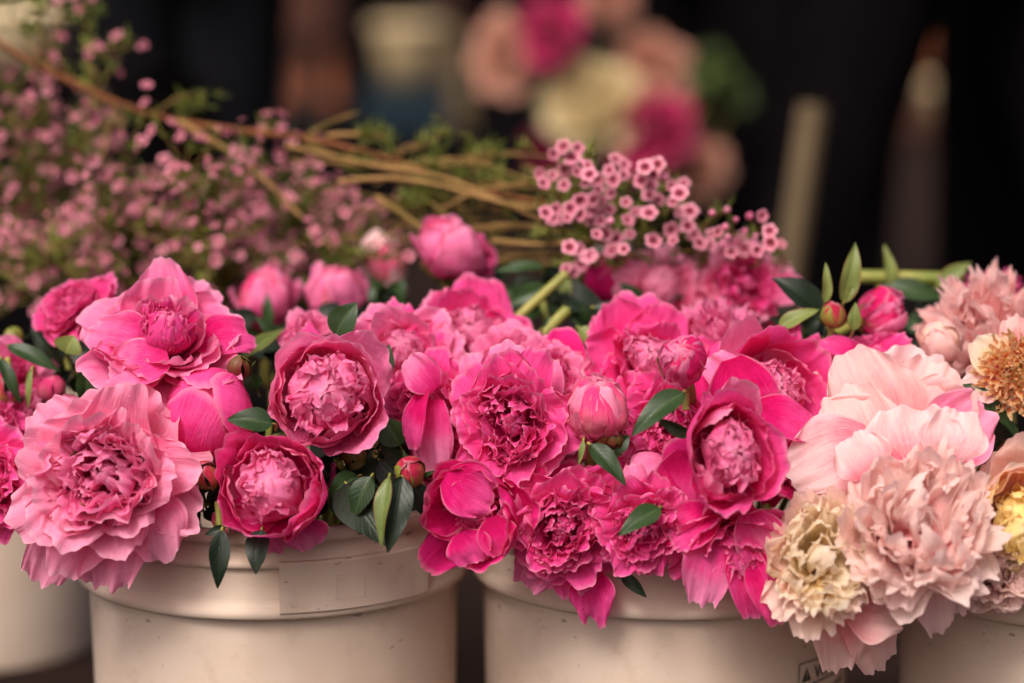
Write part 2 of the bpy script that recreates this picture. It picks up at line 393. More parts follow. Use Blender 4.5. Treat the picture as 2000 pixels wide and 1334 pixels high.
# ------------------------------------------------------------------ buckets
RB = 0.1535
def bucket(cx, cy, label, rb=RB, tab=None, warn=None, group='plastic buckets holding the flowers', top=0.37):
    root = thing('bucket', (cx, cy, 0), label, 'bucket', group)
    k = rb / RB; h = top
    rb_in = rb - 0.003
    prof = [(0, 0.004), (rb * .93, 0.004), (rb * .945, 0.0), (rb * .955, 0.006), (rb * 1.0, h - 0.0740), (rb * 1.0, h - 0.0690)]
    prof_in = [(rb_in * .985, h - 0.006), (rb_in * .93, 0.010), (0, 0.008)]
    V, F = lathe(prof + [(rb * 1.0, h - 0.006)] + prof_in, 128); link_mesh('body', V, F, M['bucket_plastic'], root)
    q = h
    # skirt: a flared ledge at the bottom, a band, a ring and the rolled lip
    V, F = lathe([(rb * 1.0, q - 0.0700), (rb * 1.050, q - 0.0710), (rb * 1.064, q - 0.0690), (rb * 1.067, q - 0.0655), (rb * 1.060, q - 0.0620), (rb * 1.042, q - 0.0590), (rb * 1.032, q - 0.0550),
                  (rb * 1.028, q - 0.032), (rb * 1.030, q - 0.030)], 128)
    link_mesh('rim_band', V, F, M['bucket_plastic'], root)
    V, F = lathe([(rb * 1.022, q - 0.031), (rb * 1.050, q - 0.030), (rb * 1.056, q - 0.0275), (rb * 1.050, q - 0.025), (rb * 1.022, q - 0.022), (rb * 1.018, q - 0.012),
                  (rb * 1.04, q - 0.011), (rb * 1.045, q - 0.008), (rb * 1.045, q - 0.002), (rb * 1.03, q), (rb * 1.0, q), (rb * .99, q - 0.003), (rb * .975, q - 0.010)], 128)
    link_mesh('lip', V, F, M['bucket_plastic'], root)
    wrap = lambda a, z, r: (r * math.sin(a), -r * math.cos(a), z)
    if tab:
        a0, a1, z0, z1 = tab
        V = []; F = []; n = 22
        ring = lambda a: [wrap(a, z0, rb * 1.015), wrap(a, z0 + .0005, rb * 1.072), wrap(a, z0 + .002, rb * 1.080), wrap(a, z1 - .002, rb * 1.080), wrap(a, z1 - .0005, rb * 1.072), wrap(a, z1, rb * 1.015)]
        for i in range(n + 1): V += ring(a0 + (a1 - a0) * i / n)
        for i in range(n):
            for j in range(5): F.append((i * 6 + j, (i + 1) * 6 + j, (i + 1) * 6 + j + 1, i * 6 + j + 1))
        F.append((5, 4, 3, 2, 1, 0)); F.append(tuple(n * 6 + j for j in range(6)))
        o = link_mesh('rim_tab', V, F, M['bucket_plastic'], root, smooth=False)
        # moulded square with a round pin on the tab
        ac = a0 + (a1 - a0) * 0.42; zc = (z0 + z1) / 2 - 0.001; da = 0.011 / rb
        for (b0, b1, c0, c1) in ((-da, da, .009, .0098), (-da, da, -.0098, -.009), (-da, -da + .0008 / rb, -.0098, .0098), (da - .0008 / rb, da, -.0098, .0098)):
            Vv = [wrap(ac + b, zc + c, rb * 1.080 + e) for e in (0.0, .0006) for c in (c0, c1) for b in (b0, b1)]
            link_mesh('tab_ridge', Vv, [(4, 5, 7, 6), (0, 1, 5, 4), (2, 6, 7, 3), (0, 4, 6, 2), (1, 3, 7, 5)], M['bucket_plastic'], o, smooth=False)
    if warn:
        a0, z0 = warn
        lab = thing('warning_label', (0, 0, 0), '', ''); lab.parent = root
        for kk in ('label', 'category'): del lab[kk]
        Rw = rb * .987
        def strip(a, b, za, zb, r, name, mat, par):
            n = 14; V = []; F = []
            for i in range(n + 1):
                x = a + (b - a) * i / n
                V += [wrap(a0 + x / Rw, z0 + za, r), wrap(a0 + x / Rw, z0 + zb, r)]
                if i: F.append((2 * i - 2, 2 * i, 2 * i + 1, 2 * i - 1))
            return link_mesh(name, V, F, mat, par, smooth=False)
        r1 = Rw + .0008
        rz = lambda z: rb * (.955 + .045 * (z - .006) / (h - .098)) - Rw
        wrap = lambda a, z, r: ((r + rz(z)) * math.sin(a), -(r + rz(z)) * math.cos(a), z)
        Wd, Hh = 0.085, 0.060
        acc_lines = [(0, Wd, -.0009, 0), (0, Wd, -.0205, -.0190), (0, Wd, -Hh, -Hh + .001), (0, .0010, -Hh, -.001), (Wd - .001, Wd, -Hh, -.001)]
        strip(-.001, Wd + .001, -Hh - .001, .001, Rw + .0004, 'label_sheet', M['bucket_plastic'], lab)
        for (a, b, za, zb) in acc_lines: strip(a, b, za, zb, r1, 'label_border', M['ink'], lab)
        tri = [(.0035, -.0165), (.0155, -.0165), (.0095, -.0045)]
        link_mesh('warning_triangle', [wrap(a0 + x / Rw, z0 + z, r1) for x, z in tri], [(0, 1, 2)], M['ink'], lab, smooth=False)
        link_mesh('exclamation_mark', [wrap(a0 + x / Rw, z0 + z, r1 + .0003) for x, z in ((.0090, -.0075), (.0100, -.0075), (.0098, -.0125), (.0092, -.0125), (.0091, -.0135), (.0099, -.0135), (.0099, -.0145), (.0091, -.0145))],
                  [(0, 1, 2, 3), (4, 5, 6, 7)], M['bucket_plastic'], lab, smooth=False)
        def word(txt, x, z, size):
            cu = bpy.data.curves.new('t', 'FONT'); cu.body = txt; cu.size = size; cu.offset = size * .018
            to = bpy.data.objects.new('t', cu); C.objects.link(to)
            dg = bpy.context.evaluated_depsgraph_get(); dg.update()
            me = bpy.data.meshes.new_from_object(to.evaluated_get(dg)); bpy.data.objects.remove(to)
            V = [wrap(a0 + (x + v.co.x) / Rw, z0 + z + v.co.y, r1 + .0001) for v in me.vertices]
            F = [tuple(p.vertices) for p in me.polygons]
            link_mesh('lettering', V, F, M['ink'], lab, smooth=False)
        word('WARNING', .0195, -.0165, .0155)
        # pictogram of a child reaching into a bucket, and two lines of small print
        strip(.004, .016, -.050, -.034, r1, 'pictogram', M['ink'], lab)
        strip(.006, .014, -.0335, -.028, r1, 'pictogram', M['ink'], lab)
        word('Children can fall', .022, -.031, .0075); word('into bucket and drown.', .022, -.041, .0058)
    return root
# bucket centres from the photograph: x at the rim, distance
def bucket_xy(px, Dax):
    p = at(px, 1160, Dax); return p.x, p.y
bx1, by1 = bucket_xy(538, 2.03)
bucket(bx1, by1, 'white plastic bucket with moulded rim tab under the left peonies', tab=(0.12, 0.92, 0.37 - 0.066, 0.37 - 0.024))
bx2, by2 = bucket_xy(1300, 2.03)
bucket(bx2, by2, 'white plastic bucket with black warning label under the middle peonies', warn=(0.70, 0.251))
bx3, by3 = bucket_xy(2125, 1.99)
bucket(bx3, by3, 'white plastic bucket cut off by the right edge under pale peonies')
bx0, by0 = bucket_xy(-40, 2.85)
bucket(bx0, by0, 'blurred off white bucket standing behind at the lower left corner', rb=.15, top=.27)
BUCK = [(bx1, by1), (bx2, by2), (bx3, by3), (bx0, by0)]

# ------------------------------------------------------------------ flower kinds: lists of (part, verts, faces, uv, material)
def ring(out, rng, n, mat, name='petal', jit=0.25, ph=None, tw=0.15, **kw):
    ph = rng.uniform(0, 6.28) if ph is None else ph
    for i in range(n):
        k = dict(kw)
        k['L'] *= rng.uniform(.88, 1.1); k['W'] *= rng.uniform(.88, 1.12)
        da = rng.uniform(-10, 10) * (k.pop('spread', 1.0))
        k['prof'] = [(t, a + da) for t, a in k['prof']]
        P, F, U = petal(rng, **k)
        P = twist(P, rng.normal(0, tw), k.get('r0', 0), k.get('z0', 0))
        P = rotz(P, ph + 2 * math.pi * i / n + rng.uniform(-jit, jit) * 2 * math.pi / n)
        out.append((name, P, F, U, mat))
def merge(out, start, name, mat):
    a = Acc()
    for (_, P, F, U, _) in out[start:]: a.add(P, F, U)
    del out[start:]
    V, F, U = a.out(); out.append((name, V, F, U, mat))

def ruffle_heart(out, rng, R, mat, n=44, rin=0.03, rout=0.5, z=0.0, h=0.5, wid=0.42, bowl=0.0, ruf=0.13, lean=(28, -12), tw=0.5, gn=22, name='petal', each=False):
    """folded and ruffled small petals, gathered in a few whorls that face different ways"""
    st = len(out)
    nc = 4; ca = rng.uniform(0, 6.28) + np.arange(nc) * 6.28 / nc + rng.uniform(-.4, .4, nc); cr = rng.uniform(.22, .42, nc) * rout * R
    cx, cy = cr * np.cos(ca), cr * np.sin(ca)
    for i in range(n):
        q = math.sqrt((i + .5) / n); rho = (rin + (rout - rin) * q) * R
        a = i * 2.39996 + rng.uniform(-.3, .3)
        px, py = rho * math.cos(a), rho * math.sin(a)
        k = int(np.argmin((cx - px) ** 2 + (cy - py) ** 2))
        face = math.atan2(py - cy[k] * .8, px - cx[k] * .8) if q < .75 else a      # petals turn their backs on their own whorl
        le = lean[1] + (lean[0] - lean[1]) * q + rng.uniform(-12, 12)
        L = h * R * (1 - bowl * (1 - q)) * rng.uniform(.80, 1.14)
        P, F, U = petal(rng, L, wid * 1.2 * R * rng.uniform(.6, 1.3) * (0.65 + .45 * q), [(0, le + 24), (.45, le + 10), (.75, le - 16), (1, le - (rng.uniform(40, 85) if rng.random() < .68 else rng.uniform(-30, 20)))], R * rng.uniform(.20, .6) * (1 if rng.random() < .78 else -1),
                        gn, gn - 4, ruf=ruf * rng.uniform(.6, 1.5), notch=.10, base=.45, rd=.28, r0=0, z0=z * R, freq=rng.uniform(1.2, 2.6), crump=.05, tipw=.2)
        P = twist(P, rng.normal(0, tw * .6), 0, z * R, rng.normal(0, .15))
        P = rotz(P, face) + np.array([px * .62, py * .62, 0])
        out.append((name, P, F, U, mat))
    rc = rout * R * .27; zc = z * R + h * R * .40      # a tight swirl closes the very middle
    for l, rr_ in enumerate((1.0, .8, .58)):
        for i in range(4):
            P, F, U = petal(rng, math.pi * rc * rr_ * (rng.uniform(.66, .86) if l < 2 else .98), rc * rr_ * 1.7, [(0, 90), (.5, 8), (1, -72)], rc * rr_, 16, 18, ruf=.07, notch=.09, z0=zc + rc * (1 - rr_), rd=.3, base=.4, crump=.05, side=.05)
            out.append((name, rotz(P, 1.57 * i + .7 * l + rng.uniform(-.3, .3)), F, U, mat))
    if not each: merge(out, st, 'flower_heart', mat)

def k_double(rng, R, m, inner=None, dens=1.0):
    o = []; inner = inner or m
    ring(o, rng, 8, m, L=R * 1.06, W=R * 1.08, prof=[(0, 86), (.5, 76), (1, 88)], Rc=R * 1.6, ruf=.045, notch=.06, nu=36, nv=26, crump=.02, freq=2.8)
    ring(o, rng, 8, m, L=R * .98, W=R * .95, prof=[(0, 74), (.5, 62), (1, 66)], Rc=R * 1.2, ruf=.05, notch=.06, nu=32, nv=24, crump=.02, freq=2.6, z0=R * .03)
    ring(o, rng, 8, m, L=R * .84, W=R * .80, prof=[(0, 62), (.5, 46), (1, 42)], Rc=R * .8, ruf=.06, notch=.07, nu=30, nv=22, freq=2.2, r0=R * .05, z0=R * .06, tw=.2)
    ring(o, rng, 9, inner, L=R * .72, W=R * .66, prof=[(0, 50), (.5, 32), (1, 18)], Rc=R * .6, ruf=.07, notch=.08, nu=26, nv=20, freq=2.0, r0=R * .09, z0=R * .08, tw=.3)
    ruffle_heart(o, rng, R, inner, n=int(46 * dens), rin=.0, rout=.56, z=.12, h=.56, wid=.38, bowl=.02, lean=(26, -6), ruf=.11)
    return o
def k_carnation(rng, R, m, inner=None):
    """full, dome shaped: many upright narrow frilled petals"""
    o = []; inner = inner or m
    ring(o, rng, 7, m, L=R * .98, W=R * .85, prof=[(0, 92), (.5, 90), (1, 100)], Rc=R * 1.4, ruf=.06, notch=.09, nu=30, nv=22, crump=.02)
    ring(o, rng, 9, m, L=R * .98, W=R * .80, prof=[(0, 80), (.5, 68), (1, 74)], Rc=R * 1.1, ruf=.055, notch=.09, nu=26, nv=22, tw=.3)
    ring(o, rng, 12, m, L=R * .93, W=R * .60, prof=[(0, 66), (.5, 52), (1, 56)], Rc=R * .8, ruf=.07, notch=.12, nu=20, nv=20, r0=R * .04, z0=R * .04, tw=.4)
    ring(o, rng, 13, inner, L=R * .88, W=R * .50, prof=[(0, 50), (.5, 38), (1, 36)], Rc=R * .7, ruf=.08, notch=.12, nu=18, nv=18, r0=R * .06, z0=R * .05, tw=.5)
    ruffle_heart(o, rng, R, inner, n=42, rin=.0, rout=.60, z=.14, h=.78, wid=.44, bowl=-.10, lean=(34, -3), ruf=.09)
    return o
def ball(o, rng, R, m, z0, n=7, gap=35, ruf=.05, layers=2, name='petal', tipfill=True, heart=None):
    """the closed middle: broad petals folded over a sphere, uneven in length, crumpled where they meet"""
    for l in range(layers + 1):
        r = R * (1 - .08 * l) * (.84 if l == layers else 1)
        for i in range(n):
            Lr = math.pi * r * (1 - gap / 180) * rng.uniform(.74, 1.10)
            g_ = 0 if l == layers else gap
            if l == layers: Lr = math.pi * r * 1.06
            P, F, U = petal(rng, Lr, r * rng.uniform(1.1, 2.0), [(0, 92), (.5, 0 + g_ * .2), (1, -(88 - g_ * .7) + (rng.uniform(-10, 25) if g_ else 0))], r * rng.uniform(.93, 1.03), 26, 28,
                            ruf=ruf * rng.uniform(.6, 1.5), notch=.05, z0=z0 + R - r + rng.uniform(-.03, .03) * r, rd=rng.uniform(.2, .4), base=.3, tipw=.15, side=rng.uniform(-.05, .05), crump=.022, freq=1.8)
            o.append((name, rotz(twist(P, rng.normal(0, .08), 0, 0), rng.uniform(0, .5) + 2 * math.pi * (i + rng.uniform(-.3, .3)) / n + l), F, U, m))
    if tipfill:
        ruffle_heart(o, rng, R, heart or m, n=34, rin=0, rout=.80, z=(z0 / R) + .95, h=.98, wid=.46, lean=(14, -8), ruf=.11, bowl=-.02, tw=.9)
def k_bowl(rng, R, m, inner=None, ballr=.82, outer=None, op=0, loose=3, gap=52):
    o = []; inner = inner or m; outer = outer or 'petal_hot_light'
    if m in ('petal_apricot', 'petal_deep', 'rose_peach', 'rose_cream', 'rose_magenta'): outer = m
    pr = lambda a, e: [(0, 96), (.30, 62), (.60, 14), (.82, a), (1, e)]
    ring(o, rng, loose, outer, L=R * 2.0, W=R * 1.45, prof=[(0, 96), (.35, 70), (.7, 24 + op), (1, 36 + op)], Rc=(R, R * 1.2), ruf=.022, notch=.03, nu=34, nv=30, rd=.22, side=.02, spread=.6)
    ring(o, rng, 4, m, L=R * 1.98, W=R * 1.9, prof=pr(2 + op, 18 + op), Rc=(R * .9, R * .98), ruf=.020, notch=.04, nu=40, nv=30, rd=.13, side=.035, spread=.3, base=.35)
    ring(o, rng, 4, m, L=R * 1.84, W=R * 1.7, prof=pr(-6 + op, -4 + op), Rc=(R * .84, R * .92), ruf=.022, notch=.045, nu=38, nv=30, rd=.13, side=.035, spread=.3, base=.35)
    ring(o, rng, 3, inner, L=R * 1.74, W=R * 1.3, prof=pr(-14, -34), Rc=(R * .78, R * .85), ruf=.02, notch=.04, nu=30, nv=28, rd=.2, side=.03, spread=.5, base=.35)
    ball(o, rng, R * ballr, inner, R * .10, n=6, gap=gap, layers=2, ruf=.06)
    return o
def k_cup(rng, R, m, inner=None):
    """wide open cup of large loose petals, crumpled middle"""
    o = []; inner = inner or m
    ring(o, rng, 6, m, L=R * 1.15, W=R * 1.15, prof=[(0, 95), (.4, 80), (.75, 68), (1, 82)], Rc=(R * .8, R * 1.1), ruf=.04, notch=.05, nu=34, nv=28, rd=.24)
    ring(o, rng, 6, m, L=R * 1.10, W=R * 1.05, prof=[(0, 88), (.4, 66), (.75, 46), (1, 44)], Rc=(R * .7, R * .75), ruf=.035, notch=.05, nu=32, nv=28, rd=.24)
    ring(o, rng, 6, m, L=R * 1.0, W=R * .9, prof=[(0, 80), (.4, 48), (.75, 18), (1, 8)], Rc=(R * .5, R * .6), ruf=.045, notch=.06, nu=28, nv=26, rd=.24)
    ball(o, rng, R * .42, inner, R * .08, n=6, gap=55, layers=1, ruf=.08)
    return o
def k_globe(rng, R, m, inner=None, gap=18):
    o = []
    ring(o, rng, 4, m, L=math.pi * R * .78, W=R * 1.9, prof=[(0, 92), (.5, 5), (1, -70)], Rc=R, ruf=.014, notch=.03, nu=30, nv=32, rd=.28, tipw=.12, side=.05, crump=.006, spread=.25)
    ring(o, rng, 4, m, L=math.pi * R * .93, W=R * 1.8, prof=[(0, 92), (.5, 0), (1, -84)], Rc=R * .96, ruf=.014, notch=.03, nu=28, nv=30, rd=.28, z0=R * .03, tipw=.12, side=.05, crump=.006, spread=.2)
    ball(o, rng, R * .90, inner or m, R * .08, n=5, gap=14, layers=1, ruf=.03, tipfill=False)
    return o
def k_bud(rng, R, m, inner=None, sep='sepal'):
    """half open bud: tight uneven globe, crumpled tip and green sepals hugging its base"""
    o = []; inner = inner or m
    ball(o, rng, R * .95, inner, R * .05, n=5, gap=26, layers=1, ruf=.045, tipfill=False)
    ball(o, rng, R * .98, m, 0, n=4, gap=58, layers=1, ruf=.04, tipfill=False)
    ruffle_heart(o, rng, R, inner, n=14, rin=0, rout=.50, z=.95, h=.92, wid=.55, lean=(6, -16), ruf=.10, tw=.9)
    ring(o, rng, 2, inner, L=math.pi * R * .62, W=R * .95, prof=[(0, 92), (.5, 24), (1, 5)], Rc=R * .9, ruf=.08, notch=.10, nu=20, nv=22, rd=.3, spread=1, crump=.03)
    sepals(o, rng, R, sep)
    return o
def sepals(o, rng, R, sep='sepal', cover=.42, n=4):
    ring(o, rng, n, sep, 'sepal', L=math.pi * R * cover, W=R * 1.05, prof=[(0, 95), (.5, 40), (1, 10)], Rc=R * 1.06, ruf=.02, notch=0, nu=14, nv=16, rd=.45, z0=-R * .07, base=.5, tipw=.5, crump=.01, spread=1)
def k_greenbud(rng, R, m, inner=None, sep='sepal_red'):
    o = []
    ring(o, rng, 4, m, L=math.pi * R * .9, W=R * 1.7, prof=[(0, 92), (.5, 0), (1, -80)], Rc=R * .97, ruf=.008, notch=.02, nu=22, nv=24, rd=.3, side=.04, crump=.006, spread=.2)
    ring(o, rng, 3, sep, 'sepal', L=math.pi * R * .72, W=R * 1.5, prof=[(0, 94), (.5, 12), (1, -52)], Rc=R * 1.02, ruf=.008, notch=0, nu=18, nv=20, rd=.4, z0=-R * .03, tipw=.4, side=.04, crump=.006, spread=.3)
    sepals(o, rng, R * 1.02, sep, .45, 3)
    ring(o, rng, 2, 'leaf', 'bract', L=R * 1.9, W=R * .35, prof=[(0, 92), (.5, 45), (1, 50)], Rc=R, ruf=.03, notch=0, nu=7, nv=12, rd=.1, z0=-R * .1, base=.4, tipw=.95, spread=1.5)
    return o
def k_anemone(rng, R, m, inner=None):
    """low guard petals round a dense tuft of narrow curling petaloids"""
    o = []
    ring(o, rng, 6, m, L=R * 1.2, W=R * 1.0, prof=[(0, 92), (.5, 80), (1, 90)], Rc=R * 1.2, ruf=.05, notch=.07, nu=28, nv=22)
    st = len(o)
    for i in range(240):
        q = math.sqrt((i + .5) / 240); a = i * 2.39996; r0 = .82 * R * q
        P, F, U = petal(rng, R * rng.uniform(.34, .5), R * rng.uniform(.06, .14), [(0, 38 * q), (.6, 50 * q), (1, 50 * q + rng.uniform(-70, 50))], R * .06, 6, 12, ruf=.25, notch=.1, base=.6, rd=.2, r0=r0, z0=.25 * R * (1 - q * q))
        o.append(('x', rotz(twist(P, rng.normal(0, .9), r0, 0), a), F, U, inner))
    merge(o, st, 'petaloid_tuft', inner)
    return o
def k_spiky(rng, R, m, inner=None):
    o = []; inner = inner or m
    for (n, L, W, p) in ((9, 1.0, .50, (90, 84, 88)), (12, 1.0, .42, (78, 68, 72)), (14, .98, .36, (64, 54, 56)), (14, .95, .32, (50, 40, 40)), (12, .92, .3, (36, 26, 24))):
        ring(o, rng, n, m if n < 14 else inner, L=R * L, W=R * W, prof=[(0, p[0]), (.5, p[1]), (1, p[2])], Rc=R * .35, ruf=.08, notch=.12, nu=20, nv=18, rd=.3, tw=.4, freq=2.0, tipw=.6)
    ruffle_heart(o, rng, R, inner, n=36, rin=0, rout=.4, z=.05, h=.86, wid=.26, lean=(20, -5), ruf=.13)
    return o
KIND = dict(double=k_double, carn=k_carnation, bowl=k_bowl, cup=k_cup, globe=k_globe, bud=k_bud, green=k_greenbud, anem=k_anemone, spiky=k_spiky)
WARP = dict(double=.065, carn=.055, cup=.06, bowl=.045, globe=.03, bud=.05, green=.02, anem=.04, spiky=.05)
SZ = dict(double=1.06, carn=1.05, cup=1.08, bowl=.96)
OFF = dict(double=.45, carn=.45, bowl=1.0, cup=.45, globe=1.0, bud=1.0, green=1.0, anem=.3, spiky=.35)

def frame(axis, roll, scale, stretch=(1, 1, 1)):
    z = Vector(axis).normalized(); x = CR - z * CR.dot(z)
    if x.length < .05: x = CU - z * CU.dot(z)
    x.normalize(); y = z.cross(x)
    return np.array([list(x), list(y), list(z)]).T
def flower(label, kind, px, py, size, D, ax, m, inner=None, seed=0, name='peony', cat='peony flower', group='pink peonies', sx=1.0, sy=1.0, roll=None, stem=True, bucket_i=None, extra=None, leaves=None, mats=None, stem_to=None, **kw):
    rng = np.random.default_rng(seed * 7 + 11)
    Rr = size / 2 * mpp(D) * SZ.get(kind, 1.0)
    axis = vdir(*ax)
    parts = KIND[kind](rng, Rr, m, inner, **kw)
    B = frame(axis, 0, 1)
    org = at(px, py, D) - axis * (OFF[kind] * Rr)
    root = thing(name, org, label, cat, group)
    rl = rng.uniform(0, 6.28) if roll is None else roll
    SC = np.array([sx, sy, 1.0])
    wk = rng.uniform(.7, 1.3, (3, 2)); wp = rng.uniform(0, 6.28, (3, 4)); wa = WARP.get(kind, .05) * Rr
    def warp(P):
        q = P / Rr; o = np.empty_like(P)
        for c in range(3):
            a_, b_ = q[:, (c + 1) % 3], q[:, (c + 2) % 3]
            o[:, c] = (np.sin(2.4 * wk[c, 0] * a_ + wp[c, 0]) + np.sin(2.4 * wk[c, 1] * b_ + wp[c, 1]) + .45 * np.sin(6.5 * a_ + 3 * b_ + wp[c, 2]) + .22 * np.sin(13 * b_ + 4 * a_ + wp[c, 3]))
        return P + wa * o
    for (nm, P, F, U, mt) in parts:
        Q = (warp(rotz(P, rl)) * SC) @ B.T
        link_mesh(nm, Q, F, M[mt], root, U)
    if kind not in ('bud', 'green'):
        o = []; sepals(o, rng, Rr * .30, 'sepal', .7, 5)
        for (nm, P, F, U, mt) in o: link_mesh('sepal', (P + np.array([0, 0, -.02 * Rr])) @ B.T, F, M[mt], root, U)
    if stem:
        if stem_to is not None: tgt = stem_to
        else:
            bi = bucket_i if bucket_i is not None else (0 if px < 930 else (1 if px < 1640 else 2))
            bx, by = BUCK[bi]
            dx = max(-.09, min(.09, (org.x - bx) * .45))
            tgt = Vector((bx + dx, by + rng.uniform(-.03, .06), .20))
        p0 = org + axis * (.02 * Rr); a_ = org - axis * .05 + Vector((0, .01, -.01))
        if a_.y < tgt.y - .1 and a_.z < .40: a_.z = .40
        mid = Vector((a_.x * .5 + tgt.x * .5, max(a_.y, tgt.y - .06), max(.38, min(a_.z, .50) - .02)))
        pts = spline([p0, a_, mid, tgt], 6)
        sr = .0042 if kind not in ('green',) else .0028
        V, F, U = tube([p - org for p in pts], [sr] * len(pts), 8); link_mesh('stem', V, F, M['stem_green'], root, U)
    for e in (extra or []): big_petal(root, org, m, rng, **e)
    for l in (leaves or []): leaf(root, org, *l)
    return root

def big_petal(root, org, m, rng, b, t, w, D, D2=None, n=(0, 0, 1), bend=(-12, 8, 26), mat=None, Rc=.8, ruf=.05, notch=.06, rd=.3, base=.3, tipw=.3, nu=40, nv=36, freq=3.0, curl=0):
    """a large loose petal from pixel b to pixel t, w pixels wide; n is where its inner face looks"""
    D2 = D2 or D
    P0 = at(b[0], b[1], D); P1 = at(t[0], t[1], D2); ax = (P1 - P0); L = ax.length * 1.04; ax.normalize()
    N = vdir(*n); N = (N - ax * N.dot(ax)).normalized(); T = N.cross(ax)
    W = w * mpp((D + D2) / 2)
    P, F, U = petal(rng, L, W, [(0, bend[0]), (.5, bend[1]), (1, bend[2])], W * Rc, nu, nv, ruf=ruf, notch=notch, rd=rd, base=base, tipw=tipw, freq=freq, crump=.02, curl=curl)
    # radial(+)=away from the inner face
    Q = P[:, 2:3] * np.array([list(ax)]) + P[:, 1:2] * np.array([list(T)]) - P[:, 0:1] * np.array([list(N)]) + np.array([list(P0 - org)])
    link_mesh('petal', Q, F, M[mat or m], root, U)

def leaf_geo(P0, P1, W, N, fold=.35, arch=.12, nu=9, nv=18, tw=0.0, wave=.02, seed=0):
    ax = P1 - P0; L = ax.length; ax.normalize(); N = (N - ax * N.dot(ax)).normalized(); T = N.cross(ax)
    U, V, F = grid(nu, nv)
    wv = np.sin(np.pi * np.clip(V, 0, 1) ** .75) ** .85 * (1 - .25 * V) + .02
    s = U * wv * W * .5
    h = fold * np.abs(s) + arch * L * np.sin(np.pi * V) + wave * L * np.sin(V * 9 + U * 2 + seed) * np.abs(U)
    a = tw * V
    lat = s * np.cos(a); h = h + s * np.sin(a)
    Q = (V * L)[:, None] * np.array([list(ax)]) + lat[:, None] * np.array([list(T)]) + h[:, None] * np.array([list(N)])
    return Q, F, np.stack([U * .5 + .5, V], -1)
_ls = [0]
def leaf(root, org, b, t, w, D, D2=None, mat='leaf', n=(0, .2, 1), arch=.08, fold=.35, tw=0.0):
    _ls[0] += 1
    P0 = at(b[0], b[1], D); P1 = at(t[0], t[1], D2 or D)
    Q, F, U = leaf_geo(P0, P1, w * mpp(D) * 1.08, vdir(*n), fold, arch, tw=tw, seed=_ls[0])
    Q = Q + np.array([list(P0 - org)])
    o = link_mesh('leaf', Q, F, M[mat], root, U)
    # short stalk behind the leaf base
    d = (P1 - P0).normalized()
    V, F, U = tube(spline([P0 - org + d * .003 + Vector((0, .001, 0)), P0 - org - d * .002 + Vector((0, .008, -.002)), P0 - org + Vector((0, .024, -.010))], 4), .0010, 6)
    link_mesh('leaf_stalk', V, F, M['stem_green'], o)
    return o

# ------------------------------------------------------------------ the peonies (positions read off the photograph, each at its own distance)
H, DP, HL, RO = 'petal_hot', 'petal_deep', 'petal_hot_light', 'petal_rose'
f = flower
f('largest light pink peony, wide frilled petals, overhanging the left bucket rim', 'double', 203, 925, 352, 1.80, (.02, .06, 1), RO, HL, seed=1, sx=1.0, sy=.98, dens=1.35,
  extra=[dict(b=(150, 1000), t=(70, 1150), w=120, D=1.85, n=(0, .3, 1), ruf=.07, notch=.10), dict(b=(240, 980), t=(205, 1160), w=150, D=1.83, n=(0, .2, 1), ruf=.07, notch=.10),
         dict(b=(280, 960), t=(320, 1090), w=150, D=1.82, n=(.1, .2, 1), ruf=.07, notch=.10), dict(b=(150, 870), t=(75, 790), w=150, D=1.84, n=(0, .2, 1), ruf=.05),
         dict(b=(250, 860), t=(200, 785), w=170, D=1.84, n=(0, .2, 1), ruf=.05)])
f('crumpled pink peony cut off by the left edge beside the largest bloom', 'double', -25, 945, 220, 1.86, (-.25, 0, 1), H, seed=2)
f('pink open cup peony with raised back petal, upper left', 'cup', 325, 655, 285, 1.87, (.02, .66, .75), HL, H, seed=13, sy=1.05,
  extra=[dict(b=(335, 660), t=(312, 512), w=135, D=1.91, mat=HL, n=(0, .1, 1), Rc=.9, bend=(0, 5, 5)), dict(b=(300, 680), t=(172, 640), w=115, D=1.86, n=(0, .5, 1), mat=HL, Rc=.8),
         dict(b=(330, 700), t=(205, 745), w=130, D=1.84, n=(0, .7, 1), mat=HL, Rc=.9), dict(b=(380, 670), t=(495, 650), w=110, D=1.88, n=(0, .6, 1), mat=H, Rc=.7, bend=(0, 10, 50))])
f('smooth closed pink peony globe below the open cup', 'globe', 405, 808, 192, 1.85, (.05, .55, .8), H, H, seed=4, sx=1.0,
  extra=[dict(b=(330, 840), t=(262, 725), w=125, D=1.88, mat=DP, n=(.3, .2, 1), Rc=.6, ruf=.02, notch=.03)])
f('round pink peony bowl above the cupped bloom, left of centre', 'bowl', 638, 765, 226, 1.83, (.04, .16, 1), HL, HL, seed=5, sy=1.05, roll=.4, ballr=.84, loose=1, op=3,
  extra=[dict(b=(620, 720), t=(590, 640), w=80, D=1.90, mat=H, notch=.15, ruf=.1)])
f('cupped pink peony with rosette middle hanging over the left bucket rim', 'bowl', 528, 948, 218, 1.81, (-.10, .22, .95), H, HL, seed=6, sy=1.0, ballr=.76, op=-2, loose=0, gap=70,
  extra=[dict(b=(480, 1010), t=(450, 850), w=110, D=1.87, mat=H, n=(.3, 0, 1), Rc=.8), dict(b=(590, 1020), t=(612, 1070), w=95, D=1.84, mat=HL, n=(0, .3, 1)),
         dict(b=(600, 960), t=(640, 900), w=85, D=1.87, mat=H, n=(-.2, 0, 1)), dict(b=(520, 1010), t=(555, 1078), w=90, D=1.85, mat=HL, n=(0, .3, 1))])
